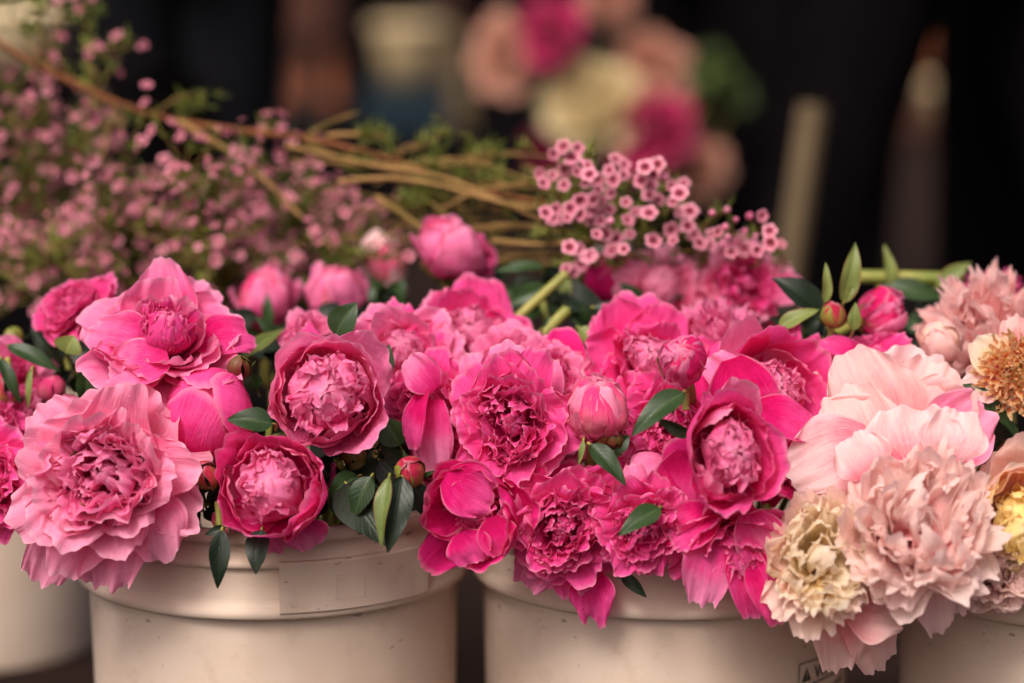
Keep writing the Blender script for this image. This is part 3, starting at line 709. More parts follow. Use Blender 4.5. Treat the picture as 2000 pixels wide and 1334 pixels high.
f('loose pink peony in side view between the round bowl and the tall ruffled bloom', 'double', 838, 800, 205, 1.89, (-.45, -.05, .85), H, H, seed=7, sy=1.05,
  extra=[dict(b=(850, 760), t=(795, 700), w=90, D=1.86, mat=HL, Rc=.5), dict(b=(850, 780), t=(845, 925), w=110, D=1.87, mat=HL, ruf=.08, n=(-.4, 0, 1), Rc=.6), dict(b=(830, 760), t=(800, 880), w=60, D=1.86, mat=H, ruf=.07, n=(-.6, 0, 1), Rc=.5)])
f('tall ruffled deep pink peony in the middle, behind no other bloom', 'double', 1000, 825, 255, 1.83, (0, .02, 1), H, H, seed=8, sx=.95, sy=1.12, dens=1.3,
  extra=[dict(b=(985, 800), t=(990, 665), w=120, D=1.87, mat=HL, ruf=.03, Rc=.9), dict(b=(960, 820), t=(915, 690), w=90, D=1.88, mat=HL), dict(b=(1040, 800), t=(1065, 690), w=110, D=1.88, mat=HL),
         dict(b=(1000, 880), t=(1000, 972), w=150, D=1.84, mat=H, n=(0, .4, 1), ruf=.07)])
f('pink peony with broad upright back petals, at the top of the middle', 'cup', 915, 655, 230, 1.98, (.05, .35, .93), H, HL, seed=9,
  extra=[dict(b=(910, 700), t=(915, 560), w=190, D=2.01, mat=H, ruf=.03, Rc=.6, n=(0, -.1, 1)), dict(b=(880, 700), t=(835, 575), w=80, D=1.99, mat=HL), dict(b=(940, 690), t=(1000, 640), w=110, D=1.98, mat=HL)])
f('open pink peony with lobed back petals behind the round bowl', 'cup', 785, 680, 205, 1.93, (-.05, .40, .9), HL, HL, seed=10,
  extra=[dict(b=(790, 720), t=(765, 585), w=120, D=1.96, mat=H, ruf=.04, notch=.10, Rc=.9), dict(b=(800, 720), t=(855, 640), w=110, D=1.94, mat=H, Rc=.7), dict(b=(770, 700), t=(715, 610), w=90, D=1.95, mat=HL)])
f('small pink peony with one upright magenta petal, right of the tall ruffled bloom', 'double', 1085, 725, 150, 1.92, (.1, .3, 1), HL, H, seed=11,
  extra=[dict(b=(1100, 740), t=(1100, 640), w=100, D=1.94, mat=DP, ruf=.015, notch=.02, Rc=.6), dict(b=(1150, 770), t=(1165, 690), w=70, D=1.94, mat=DP, ruf=.02, notch=.03)])
f('half open pink peony bud with yellowish sepals, in the centre right', 'bud', 1165, 795, 144, 1.84, (.02, .72, .62), 'petal_bud_blush', 'petal_rose', seed=12, sx=1.02, sy=1.0, name='peony_bud', cat='peony bud', group='pink peony buds')
f('shiny round magenta bud with green sepals standing above the blooms', 'bud', 1335, 702, 112, 1.81, (-.15, .35, .85), 'petal_bud', HL, seed=14, name='peony_bud', cat='peony bud', group='pink peony buds')
f('open pink peony spreading behind the shiny round bud', 'cup', 1275, 705, 265, 1.92, (-.1, .45, .88), H, HL, seed=15,
  extra=[dict(b=(1270, 720), t=(1240, 620), w=70, D=1.95, mat=H), dict(b=(1290, 740), t=(1320, 628), w=130, D=1.96, mat=H), dict(b=(1270, 830), t=(1250, 720), w=150, D=1.90, mat=H, Rc=.8, ruf=.02),
         dict(b=(1390, 860), t=(1380, 730), w=150, D=1.88, mat=DP, Rc=.9, ruf=.02, n=(0, 0, 1))])
f('ruffled pink peony with pale crumpled middle, beside the pale pink blooms', 'bowl', 1515, 758, 222, 1.89, (.25, .12, .95), H, HL, seed=16, ballr=.66, op=14, gap=66,
  extra=[dict(b=(1500, 790), t=(1385, 700), w=120, D=1.87, mat=HL, Rc=.7), dict(b=(1460, 800), t=(1600, 842), w=100, D=1.83, mat=H, n=(0, .5, 1), ruf=.04), dict(b=(1430, 700), t=(1480, 850), w=150, D=1.85, mat=H, n=(-.2, .1, 1), ruf=.03, Rc=.8),
         dict(b=(1530, 700), t=(1545, 620), w=60, D=1.93, mat=H), dict(b=(1570, 720), t=(1605, 660), w=70, D=1.93, mat=H)])
f('deep cupped pink peony seen into its ruffled middle, right of centre', 'bowl', 1432, 888, 215, 1.775, (.12, .02, 1), H, HL, seed=17, sx=.84, sy=1.10, ballr=.72, op=5, loose=1, gap=62,
  extra=[dict(b=(1375, 960), t=(1310, 865), w=110, D=1.83, D2=1.82, mat=DP, n=(.1, .1, 1), Rc=.9, ruf=.02, notch=.03), dict(b=(1340, 880), t=(1335, 1000), w=130, D=1.82, mat=H, n=(-.1, .2, 1), ruf=.04), dict(b=(1400, 850), t=(1378, 768), w=45, D=1.82, mat=H, Rc=.5),
         dict(b=(1500, 990), t=(1520, 830), w=80, D=1.87, mat=H, n=(.2, 0, 1))])
f('ruffled deep pink peony hanging lowest over the middle bucket rim', 'double', 1108, 1035, 245, 1.82, (-.02, -.12, 1), H, H, seed=18, sy=1.05, dens=1.3,
  extra=[dict(b=(1150, 1110), t=(1160, 1215), w=100, D=1.85, mat=H, ruf=.08, notch=.22, n=(0, .2, 1)), dict(b=(1120, 1000), t=(1130, 905), w=150, D=1.86, mat=DP, n=(0, -.1, 1), ruf=.03, Rc=.7),
         dict(b=(1070, 1080), t=(1030, 1150), w=110, D=1.85, mat=HL, n=(0, .3, 1), ruf=.07)])
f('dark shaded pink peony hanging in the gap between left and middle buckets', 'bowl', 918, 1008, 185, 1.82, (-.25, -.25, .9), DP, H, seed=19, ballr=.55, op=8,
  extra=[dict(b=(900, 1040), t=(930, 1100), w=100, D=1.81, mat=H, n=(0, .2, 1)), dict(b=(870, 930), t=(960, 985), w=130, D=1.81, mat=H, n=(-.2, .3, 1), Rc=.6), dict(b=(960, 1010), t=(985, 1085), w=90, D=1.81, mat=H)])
f('crinkled pink peony half hidden between two ruffled blooms at the middle rim', 'double', 1262, 1030, 190, 1.805, (.1, -.15, 1), H, H, seed=20,
  extra=[dict(b=(1260, 1030), t=(1275, 1125), w=100, D=1.81, mat=H, ruf=.09, n=(0, .2, 1)), dict(b=(1250, 1000), t=(1240, 910), w=110, D=1.83, mat=HL, ruf=.08)])
f('hanging pink peony with long drooping petals over the middle bucket', 'cup', 1430, 1090, 215, 1.81, (.12, -.70, .65), H, H, seed=21,
  extra=[dict(b=(1400, 1030), t=(1365, 1190), w=110, D=1.80, mat=HL, n=(-.1, .1, 1), notch=.10, ruf=.05), dict(b=(1440, 1010), t=(1405, 1130), w=110, D=1.82, mat=HL, n=(-.3, .1, 1), Rc=.7, notch=.06),
         dict(b=(1400, 1000), t=(1310, 1060), w=110, D=1.80, mat=H, n=(-.2, .4, 1), Rc=.6, ruf=.03), dict(b=(1430, 1050), t=(1480, 1210), w=100, D=1.80, mat=H, n=(.2, .2, 1), Rc=.6, ruf=.04),
         dict(b=(1460, 1000), t=(1500, 1110), w=120, D=1.80, mat=HL, n=(.2, .2, 1), ruf=.05, notch=.1), dict(b=(1470, 1080), t=(1525, 1215), w=100, D=1.80, mat=H, n=(.2, .2, 1), ruf=.05)])
f('crinkled hot pink peony tucked under the shiny round bud', 'double', 1300, 830, 190, 1.87, (-.1, .05, 1), H, H, seed=22, dens=1.2)
f('pale rimmed pink peony ball tucked left of the deep cupped bloom', 'globe', 1262, 935, 110, 1.86, (-.5, .2, .8), HL, HL, seed=23)
f('pink ruffled peony with a green base standing at the far left', 'double', 135, 590, 165, 1.98, (-.25, .62, .7), H, H, seed=24)
f('loose pink peony low at the left edge behind leaves', 'cup', 20, 725, 150, 1.97, (.1, .3, .9), HL, H, seed=25)
f('dusty blurred pink bud with a dark leaf in front, left of the three back buds', 'bud', 527, 582, 122, 2.12, (.1, .8, .5), 'petal_bud_blush', HL, seed=26, name='peony_bud', cat='peony bud', group='pink peony buds',
  leaves=[((525, 640), (522, 572), 24, 2.08)])
f('blurred pink bud with a yellow green sepal, middle of the three back buds', 'bud', 655, 575, 125, 2.10, (-.1, .75, .6), 'petal_bud_blush', HL, seed=27, name='peony_bud', cat='peony bud', group='pink peony buds')
f('pale blushing bud with a red tip, highest of the three back buds', 'bud', 748, 507, 108, 2.18, (.1, .8, .5), 'petal_bud_blush', 'petal_pale', seed=28, name='peony_bud', cat='peony bud', group='pink peony buds')
f('plump pink bud standing on its own stem against the waxflower stems', 'bud', 880, 482, 135, 2.08, (.12, .75, .6), 'petal_bud_blush', HL, seed=29, name='peony_bud', cat='peony bud', group='pink peony buds', sx=1.12)
f('crumpled magenta half bloom touching the plump back bud', 'double', 935, 505, 85, 2.10, (.45, .0, .8), H, H, seed=30)
f('blurred magenta peony bud below the waxflower cluster', 'globe', 1195, 545, 105, 2.12, (.1, .5, .8), DP, DP, seed=31, name='peony_bud', cat='peony bud', group='pink peony buds')
f('soft pale pink peony below the waxflower cluster', 'cup', 1305, 555, 180, 2.08, (-.15, .45, .8), 'petal_rose', 'petal_rose', seed=32,
  extra=[dict(b=(1310, 590), t=(1300, 480), w=100, D=2.09, mat='petal_rose', ruf=.03, Rc=.8)])
f('blurred ruffled pink peony on the right of the waxflower cluster', 'double', 1455, 565, 230, 2.08, (.15, .35, .9), RO, H, seed=33,
  extra=[dict(b=(1500, 560), t=(1582, 580), w=80, D=2.08, mat=RO, n=(0, .4, 1))])
f('frilly pink peony tip peeking between the two cupped blooms on the right', 'spiky', 1400, 655, 190, 1.96, (-.1, .5, .8), HL, HL, seed=34)
f('pink petalled peony tilted upward between bloom and pale peony', 'cup', 1705, 705, 185, 1.94, (.1, .72, .6), H, H, seed=36,
  extra=[dict(b=(1700, 720), t=(1600, 660), w=70, D=1.93, mat=H, n=(0, .7, .8), Rc=.6), dict(b=(1720, 740), t=(1800, 720), w=70, D=1.90, mat=HL, n=(0, .7, .8)), dict(b=(1690, 740), t=(1770, 655), w=80, D=1.93, mat=H, n=(0, .4, 1))])

f('pink peony edge showing between the round bowl and the side view bloom', 'double', 745, 830, 130, 1.92, (.2, .2, .9), H, H, seed=50)
f('pink ruffled peony low behind the side view bloom above the dark shaded one', 'double', 875, 905, 150, 1.90, (-.2, .0, .9), H, HL, seed=51)
f('pink peony edge between the tall ruffled bloom and the half open bud', 'double', 1100, 860, 140, 1.90, (.3, .1, .9), H, HL, seed=52)
f('ruffled magenta peony filling the space under the half open bud', 'double', 1190, 965, 150, 1.86, (.0, .1, 1), DP, H, seed=53)
f('magenta peony edge squeezed between deep cupped bloom and pale petals', 'double', 1545, 905, 150, 1.86, (.2, .1, 1), DP, H, seed=54)
f('pink ruffled peony low between the crinkled and the hanging bloom', 'double', 1345, 1040, 150, 1.83, (.0, -.1, 1), H, H, seed=55)
f('pale pink peony top behind the tall ruffled bloom', 'double', 1010, 700, 170, 1.94, (.0, .4, .9), HL, HL, seed=56)
f('deep pink peony edge lowest beside the cream bloom', 'double', 1530, 1120, 140, 1.83, (.2, -.3, .9), H, H, seed=57)
f('pink peony edge behind the open cup bloom and the round bowl', 'double', 600, 655, 110, 1.96, (.0, .4, .9), HL, HL, seed=58)

f('crinkled pink peony at the far left edge just above the cut off bloom', 'double', -5, 828, 130, 1.93, (.1, .2, .9), H, H, seed=59)
f('pink peony low behind leaves between the left edge and the largest bloom', 'double', 75, 790, 120, 1.95, (.0, .4, .9), H, HL, seed=75)

# pale, cream and apricot blooms on the right
PG = 'pale peonies on the right'
P_, PW = 'petal_pale', 'petal_pale_warm'
f('broad pale pink peony with big fan petals, above the densest pale bloom', 'cup', 1745, 850, 330, 1.87, (-.1, .25, .95), P_, P_, seed=40, group=PG,
  extra=[dict(b=(1750, 880), t=(1665, 690), w=210, D=1.86, mat=PW, Rc=1.5, bend=(-6, 4, 14), ruf=.05, notch=.06, freq=3.0), dict(b=(1760, 870), t=(1830, 712), w=230, D=1.88, mat=PW, Rc=1.5, bend=(-6, 4, 14), ruf=.05, notch=.06, freq=3.0),
         dict(b=(1700, 850), t=(1545, 930), w=170, D=1.82, mat=P_, n=(-.2, .2, 1), Rc=1.5, bend=(-6, 4, 14), ruf=.045, notch=.06, freq=2.6), dict(b=(1720, 930), t=(1640, 760), w=200, D=1.83, mat=PW, Rc=.9, ruf=.03, n=(-.2, 0, 1)),
         dict(b=(1700, 900), t=(1590, 975), w=120, D=1.83, mat=P_, ruf=.04), dict(b=(1820, 880), t=(1930, 790), w=170, D=1.86, mat='petal_rose', ruf=.04, n=(.2, .2, 1)),
         dict(b=(1780, 900), t=(1770, 800), w=230, D=1.81, mat=P_, ruf=.06, notch=.07, freq=2.6), dict(b=(1740, 850), t=(1600, 820), w=150, D=1.84, mat=PW, ruf=.05, notch=.06, freq=3.0), dict(b=(1850, 900), t=(1870, 800), w=150, D=1.80, mat=P_, ruf=.06, notch=.06, freq=2.6), dict(b=(1700, 930), t=(1660, 850), w=130, D=1.80, mat=P_, ruf=.06, notch=.06, freq=2.6)])
f('dense pale pink peony, fullest of the pale blooms over the right bucket', 'carn', 1795, 1010, 335, 1.77, (.0, .42, .92), 'petal_blush', 'petal_blush', seed=41, group=PG, sy=1.08,
  extra=[dict(b=(1800, 1100), t=(1840, 1235), w=110, D=1.80, mat=P_, n=(0, .2, 1), notch=.1), dict(b=(1880, 1080), t=(1960, 1180), w=100, D=1.83, mat=P_, n=(0, .2, 1), notch=.1), dict(b=(1860, 1100), t=(1900, 1200), w=90, D=1.81, mat=P_, n=(0, .2, 1), notch=.1)])
f('cream and blush peony with frilled yellow middle over the middle bucket', 'carn', 1608, 1090, 262, 1.785, (-.05, .25, 1), 'petal_apricot', 'petal_butter', seed=42, group=PG, sy=1.12,
  extra=[dict(b=(1650, 1180), t=(1760, 1190), w=170, D=1.80, mat=PW, n=(0, .3, 1), ruf=.04), dict(b=(1640, 1170), t=(1640, 1315), w=120, D=1.82, mat=PW, n=(-.1, .2, 1), notch=.1), dict(b=(1650, 1170), t=(1735, 1310), w=130, D=1.83, mat=PW, n=(.2, .2, 1), ruf=.04, notch=.12),
         dict(b=(1640, 1080), t=(1610, 960), w=150, D=1.84, mat='petal_apricot', ruf=.05, Rc=.9)])
f('spiky peach pink peony at the upper right edge', 'spiky', 1925, 640, 300, 1.97, (-.25, .45, .85), 'petal_peach', 'petal_pale_warm', seed=43, group=PG)
f('small cream and peach peony bud below the spiky bloom', 'bud', 1835, 665, 95, 1.92, (-.3, .6, .7), 'petal_apricot', 'petal_pale_warm', seed=44, group=PG, name='peony_bud', cat='peony bud')
f('orange tufted peony with cream petals at the right edge', 'anem', 1995, 735, 175, 1.87, (-.15, .1, 1), 'petal_cream', 'petal_orange', seed=45, group=PG,
  extra=[dict(b=(1960, 750), t=(1880, 745), w=95, D=1.88, mat='petal_pale', n=(0, .2, 1)), dict(b=(1960, 720), t=(1905, 665), w=100, D=1.88, mat='petal_cream', n=(0, .2, 1)), dict(b=(2000, 700), t=(1985, 620), w=120, D=1.89, mat='petal_peach', n=(0, .2, 1))])
f('yellow centred apricot peony bowl at the lower right edge', 'bowl', 2000, 1030, 225, 1.80, (-.12, .02, 1), 'petal_apricot', 'petal_yellow', seed=46, group=PG, ballr=.72, sy=1.15,
  extra=[dict(b=(1970, 1010), t=(1965, 890), w=150, D=1.86, mat='petal_apricot', Rc=.9)])
f('pale pink ruffled peony low behind the yellow bowl', 'double', 1960, 1130, 180, 1.8, (.1, -.3, 1), 'petal_blush', 'petal_blush', seed=47, group=PG)
f('magenta tipped peony behind the spiky peach bloom', 'spiky', 1940, 575, 150, 2.06, (.1, .8, .5), H, H, seed=48)

# small buds
BG = 'small green and red peony buds'
def sb(label, px, py, size, D, ax, m='petal_greenbud', sep='sepal', seed=0, **k):
    f(label, 'green', px, py, size, D, ax, m, seed=seed, sep=sep, name='peony_bud', cat='peony bud', group=BG, **k)
sb('small brown green bud right of the open cup bloom', 468, 716, 50, 1.86, (.1, .8, .5), 'sepal_red', 'sepal_red', 60)
sb('red and green bud between the largest bloom and the cupped bloom', 400, 928, 62, 1.83, (-.2, .6, .7), seed=61)
sb('yellow green and crimson bud in the dark leaves left of the middle', 799, 920, 66, 1.81, (-.1, .5, .8), seed=62)
sb('dark brown bud shaded by the round bowl bloom', 690, 888, 62, 1.86, (.0, -.3, .8), 'sepal_red', 'sepal_red', 63)
sb('round green bud at the far left edge', 24, 656, 44, 2.0, (0, .7, .6), 'sepal', 'sepal', 64)
sb('plain yellow green bud above the largest bloom', 100, 755, 56, 1.95, (.1, .7, .6), 'petal_bud_blush', 'sepal', 65)
sb('reddish bud cut by the left edge above the largest bloom', 8, 762, 58, 1.94, (0, .7, .6), seed=66)
sb('pink and green bud beneath the cupped bloom', 440, 1010, 66, 1.85, (-.5, .5, .6), 'petal_bud_blush', 'sepal', 67)
sb('small red and green bud below two upright leaves on the right', 1630, 610, 58, 1.93, (.1, .8, .5), seed=68,
   leaves=[((1612, 592), (1612, 512), 22, 1.93, None, 'leaf_light', (.3, .1, 1)), ((1648, 592), (1670, 472), 42, 1.94, None, 'leaf_light', (.2, .1, 1)), ((1668, 645), (1671, 590), 27, 1.91, None, 'leaf_light', (-.2, .1, 1)), ((1652, 588), (1668, 555), 14, 1.93, None, 'leaf_light', (.2, .1, 1))])
f('pink and green bud lying behind the small red one on the right', 'bud', 1722, 608, 100, 1.98, (.65, .35, .6), 'petal_bud', HL, seed=69, name='peony_bud', cat='peony bud', group='pink peony buds')
sb('tiny orange brown bud under the half open centre right bud', 1200, 857, 40, 1.84, (.2, -.6, .6), 'sepal_red', 'sepal', 70)
sb('small brown bud in the dark gap by the yellow bowl', 1965, 875, 40, 1.90, (.2, .3, .8), 'sepal_red', 'sepal_red', 71)

# ------------------------------------------------------------------ leafy peony shoots between the blooms
def shoot(label, base, tip, D, lv, group='single leafy peony shoots', Db=None, r=.0028, mat='stem_green', bend=0):
    P0 = at(base[0], base[1], Db or D); P1 = at(tip[0], tip[1], D)
    root = thing('leafy_shoot', P0, label, 'leafy shoot', group)
    mid = (P0 + P1) / 2 + Vector((bend, 0, abs(bend)))
    V, F, U = tube([p - P0 for p in spline([P0, mid, P1], 7)], r, 8)
    link_mesh('stem', V, F, M[mat], root)
    for l in lv: leaf(root, P0, *l)
    return root
SH = shoot
SH('dark pointed leaves standing up behind the round bowl bloom', (690, 720), (685, 640), 1.90, [((655, 655), (697, 590), 60, 1.88, None, 'leaf', (-.2, .1, 1)), ((745, 735), (760, 672), 36, 1.87, None, 'leaf', (.3, 0, 1))])
SH('broad green leaf between the pink globe and the round bowl', (520, 880), (528, 826), 1.86, [((532, 828), (443, 820), 52, 1.81, None, 'leaf', (0, .5, 1))])
SH('long narrow leaf left of the round bowl', (470, 760), (475, 710), 1.94, [((470, 705), (562, 642), 30, 1.93, 1.98, 'leaf_light', (0, .6, 1)), ((500, 760), (485, 725), 40, 1.90)])
SH('upright dark leaf at the left of the open cup bloom', (170, 830), (168, 790), 1.93, [((168, 790), (170, 688), 44, 1.91, None, 'leaf', (.3, 0, 1)), ((185, 800), (210, 735), 24, 1.92, None, 'leaf_light', (.3, 0, 1))])
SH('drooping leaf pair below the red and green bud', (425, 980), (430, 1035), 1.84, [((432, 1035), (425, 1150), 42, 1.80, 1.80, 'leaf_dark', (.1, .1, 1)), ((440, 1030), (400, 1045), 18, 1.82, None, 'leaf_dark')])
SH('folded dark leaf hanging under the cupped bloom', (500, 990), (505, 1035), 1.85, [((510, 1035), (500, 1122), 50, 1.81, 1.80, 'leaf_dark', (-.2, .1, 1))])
SH('dense clump of dark leaves hanging over the rim between left blooms', (730, 880), (745, 940), 1.87,  # mostly the darker leaf material: the clump's weaker light is put into its colour
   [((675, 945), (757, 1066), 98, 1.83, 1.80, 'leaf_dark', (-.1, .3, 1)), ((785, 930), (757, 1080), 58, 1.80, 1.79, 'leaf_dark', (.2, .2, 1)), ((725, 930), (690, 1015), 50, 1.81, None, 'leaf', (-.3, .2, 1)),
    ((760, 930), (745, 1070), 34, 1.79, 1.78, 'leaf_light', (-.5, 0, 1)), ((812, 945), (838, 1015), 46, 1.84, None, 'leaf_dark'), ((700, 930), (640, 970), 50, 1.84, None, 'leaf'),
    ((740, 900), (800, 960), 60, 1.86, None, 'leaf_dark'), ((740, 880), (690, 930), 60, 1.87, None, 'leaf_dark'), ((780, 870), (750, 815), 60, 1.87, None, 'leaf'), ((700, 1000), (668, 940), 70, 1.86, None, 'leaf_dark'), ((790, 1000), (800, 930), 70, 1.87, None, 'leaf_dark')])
SH('long pointed leaf below the shiny round bud', (1340, 800), (1338, 768), 1.83, [((1336, 766), (1234, 852), 54, 1.79, 1.78, 'leaf', (-.3, .5, 1)), ((1352, 852), (1278, 813), 26, 1.80, None, 'leaf', (0, -.4, 1))])
SH('glossy leaf slanting down from the half open centre right bud', (1150, 860), (1152, 868), 1.85, [((1152, 868), (1222, 948), 42, 1.80, 1.79, 'leaf', (.2, .4, 1)), ((1140, 860), (1130, 910), 12, 1.82, None, 'leaf_light'), ((1200, 880), (1230, 850), 34, 1.84)])
SH('single dark leaf beside the lowest ruffled bloom', (1300, 1000), (1292, 992), 1.86, [((1290, 992), (1208, 1046), 46, 1.79, 1.78, 'leaf', (-.1, .5, 1))])
SH('small black tipped leaf hanging below the middle rim', (1215, 1100), (1215, 1122), 1.86, [((1212, 1120), (1263, 1167), 26, 1.82, None, 'leaf_dark'), ((1395, 1150), (1400, 1190), 12, 1.84, None, 'leaf_dark')])
SH('large dark leaf pointing left at the right of the blurred ruffled bloom', (1620, 640), (1606, 612), 1.96, [((1608, 612), (1506, 543), 62, 1.95, None, 'leaf_dark', (.2, .5, 1)), ((1520, 640), (1600, 605), 34, 1.93, None, 'leaf_light', (0, .6, 1)), ((1640, 690), (1610, 640), 40, 1.96, None, 'leaf_dark')])
SH('pale green stem lying flat behind the right buds with one upright leaf', (1680, 540), (1880, 545), 2.08, [((1742, 560), (1727, 478), 26, 2.07, None, 'leaf_light', (.2, 0, 1)), ((1830, 560), (1898, 512), 34, 2.07, None, 'leaf_light', (0, .5, 1)), ((1720, 560), (1860, 590), 44, 2.07, None, 'leaf', (0, .5, 1))], r=.006, bend=-.0)
SH('thick yellow green stem sloping down behind the middle blooms', (1000, 630), (1105, 535), 2.02, [((1060, 520), (965, 532), 26, 2.04, None, 'leaf', (0, .6, 1)), ((1080, 560), (1200, 640), 62, 2.04, None, 'leaf_dark', (0, .6, 1)), ((1070, 560), (980, 600), 40, 2.04, None, 'leaf'), ((1100, 540), (1110, 600), 26, 2.04, None, 'leaf_light')], r=.0042)
SH('cut yellow green stem lying lower behind the middle blooms', (1025, 690), (1108, 605), 1.99, [((1060, 640), (1075, 615), 10, 1.97), ((1130, 640), (1190, 700), 40, 1.98, None, 'leaf_light', (0, .5, 1)), ((1160, 600), (1240, 650), 50, 2.0, None, 'leaf_dark', (0, .5, 1))], r=.0050)
SH('dark leaves under the orange tufted bloom', (1890, 800), (1885, 765), 1.90, [((1880, 750), (1995, 862), 40, 1.88, None, 'leaf', (.2, .5, 1)), ((1930, 850), (1990, 830), 40, 1.90, None, 'leaf_dark'), ((1940, 900), (1975, 850), 36, 1.90, None, 'leaf_dark')])
SH('slim dark leaves at the left edge over a loose bloom', (20, 760), (15, 700), 1.96, [((15, 675), (120, 728), 34, 1.94, None, 'leaf', (0, .6, 1)), ((0, 700), (40, 790), 26, 1.92, None, 'leaf', (.3, .2, 1)), ((60, 720), (55, 800), 14, 1.92, None, 'leaf_light')])
SH('rosy backed leaves under the upper left bloom', (135, 720), (130, 700), 1.98, [((130, 690), (200, 690), 44, 1.97, None, 'leaf_dark'), ((110, 700), (60, 640), 40, 1.98, None, 'leaf_dark'), ((130, 690), (145, 655), 60, 1.93, None, 'sepal' if False else 'leaf_light')])

# leaf sprays that fill the buckets behind and between the blooms
random.seed(5)
def spray(i, px, py, D, n=12):
    P0 = at(px, py, D); root = thing('leaf_spray', P0, 'dark green peony leaf spray filling the gaps between the blooms', 'leaf spray', 'dark leaf sprays between the peonies')
    bi = 0 if px < 930 else (1 if px < 1640 else 2)
    bx, by = BUCK[bi]; foot = Vector((bx + (P0.x - bx) * .35, by + .01, .18))
    V, F, U = tube([p - P0 for p in spline([foot, Vector((P0.x * .6 + foot.x * .4, max(P0.y, by - .08), .36)), P0], 6)], .0028, 7)
    link_mesh('stem', V, F, M['stem_green'], root)
    for k in range(n):
        a = random.uniform(0, 6.28); rr = random.uniform(30, 75)
        b = (px + math.cos(a) * 12, py + math.sin(a) * 12); t = (px + math.cos(a) * rr * 1.35, py + math.sin(a) * rr * 1.1)
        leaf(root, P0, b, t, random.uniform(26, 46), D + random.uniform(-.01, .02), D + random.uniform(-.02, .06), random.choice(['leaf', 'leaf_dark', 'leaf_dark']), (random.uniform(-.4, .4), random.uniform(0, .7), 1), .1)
SP = [(665, 905, 1.87), (735, 865, 1.88), (640, 960, 1.86), (395, 985, 1.86), (400, 880, 1.88), (720, 800, 1.90), (60, 800, 1.98), (150, 720, 2.0), (260, 790, 1.95), (400, 700, 1.97), (470, 850, 1.93), (560, 680, 2.0), (700, 860, 1.92), (760, 950, 1.91), (860, 740, 1.98), (880, 930, 1.94), (1000, 700, 2.0), (1120, 780, 1.95),
      (1190, 900, 1.93), (1150, 650, 2.03), (1240, 780, 1.97), (1330, 950, 1.92), (1400, 760, 1.97), (1500, 900, 1.93), (1560, 650, 2.0), (1640, 760, 1.97), (1600, 880, 1.95), (1880, 800, 1.95), (1960, 900, 1.93), (1820, 640, 2.04), (620, 640, 2.05),
      (330, 900, 1.92), (1060, 590, 2.10), (1260, 620, 2.08), (980, 560, 2.12), (1420, 640, 2.06), (440, 640, 2.08), (760, 600, 2.10), (250, 640, 2.08), (1340, 1080, 1.93)]
for i, (x, y, D) in enumerate(SP): spray(i, x, y, D)

# ------------------------------------------------------------------ waxflower
def floret_mesh():
    V = []; U = []; F = []
    nr, na = 9, 40
    for i in range(nr):
        q = i / (nr - 1)
        for k in range(na):
            a = 2 * math.pi * k / na
            lobe = abs(math.cos(2.5 * a)) ** .55
            rad = q if q < .45 else .45 + (q - .45) * (.55 + .50 * lobe)
            z = -.32 * (1 - min(1, q / .42) ** 2) + (.16 * math.sin(max(0, (q - .42)) / .58 * 2.2) if q > .42 else 0)
            V.append((rad * math.cos(a), rad * math.sin(a), z)); U.append((k / na, q))
    for i in range(nr - 1):
        for k in range(na): F.append((i * na + k, i * na + (k + 1) % na, (i + 1) * na + (k + 1) % na, (i + 1) * na + k))
    # calyx cup behind
    b = len(V)
    for i, (r, z) in enumerate(((.5, .02), (.42, -.28), (.22, -.62), (.06, -.8))):
        for k in range(na): a = 2 * math.pi * k / na; V.append((r * math.cos(a), r * math.sin(a), z)); U.append((0, .7 - .12 * i))
    for i in range(3):
        for k in range(na): F.append((b + i * na + k, b + (i + 1) * na + k, b + (i + 1) * na + (k + 1) % na, b + i * na + (k + 1) % na))
    o = link_mesh('floret', V, F, M['floret'], None, U); me = o.data; bpy.data.objects.remove(o); return me
def lowfloret_mesh():
    V = []; U = []; F = []
    for i, q in enumerate((.05, .4, .7, 1)):
        for k in range(20):
            a = 2 * math.pi * k / 20; lobe = abs(math.cos(2.5 * a)) ** .6; rad = q if q < .45 else .45 + (q - .45) * (.5 + .5 * lobe)
            V.append((rad * math.cos(a), rad * math.sin(a), (-.3, 0, .12, .1)[i])); U.append((k / 20, q))
    for i in range(3):
        for k in range(20): F.append((i * 20 + k, i * 20 + (k + 1) % 20, (i + 1) * 20 + (k + 1) % 20, (i + 1) * 20 + k))
    o = link_mesh('floret', V, F, M['floret'], None, U); me = o.data; bpy.data.objects.remove(o); return me
def budlet_mesh():
    V, F = lathe([(0.02, .62), (.3, .55), (.5, .3), (.56, 0), (.45, -.3), (.25, -.6), (.08, -.85)], 14)
    o = link_mesh('floret_bud', V, F, M['floret_bud']); me = o.data; bpy.data.objects.remove(o); return me
FM, FL, FB = floret_mesh(), lowfloret_mesh(), budlet_mesh()
FL.materials.clear(); FL.materials.append(M['floret_dusty'])
FB2 = FB.copy(); FB2.materials.clear(); FB2.materials.append(M['floret_bud_dusty'])
def put(me, name, root, org, p, axis, r):
    o = bpy.data.objects.new(name, me); C.objects.link(o); o.parent = root
    o.location = p - org; q = Vector(axis).to_track_quat('Z', 'Y'); o.rotation_mode = 'QUATERNION'; o.rotation_quaternion = q; o.scale = (r, r, r)
    return o
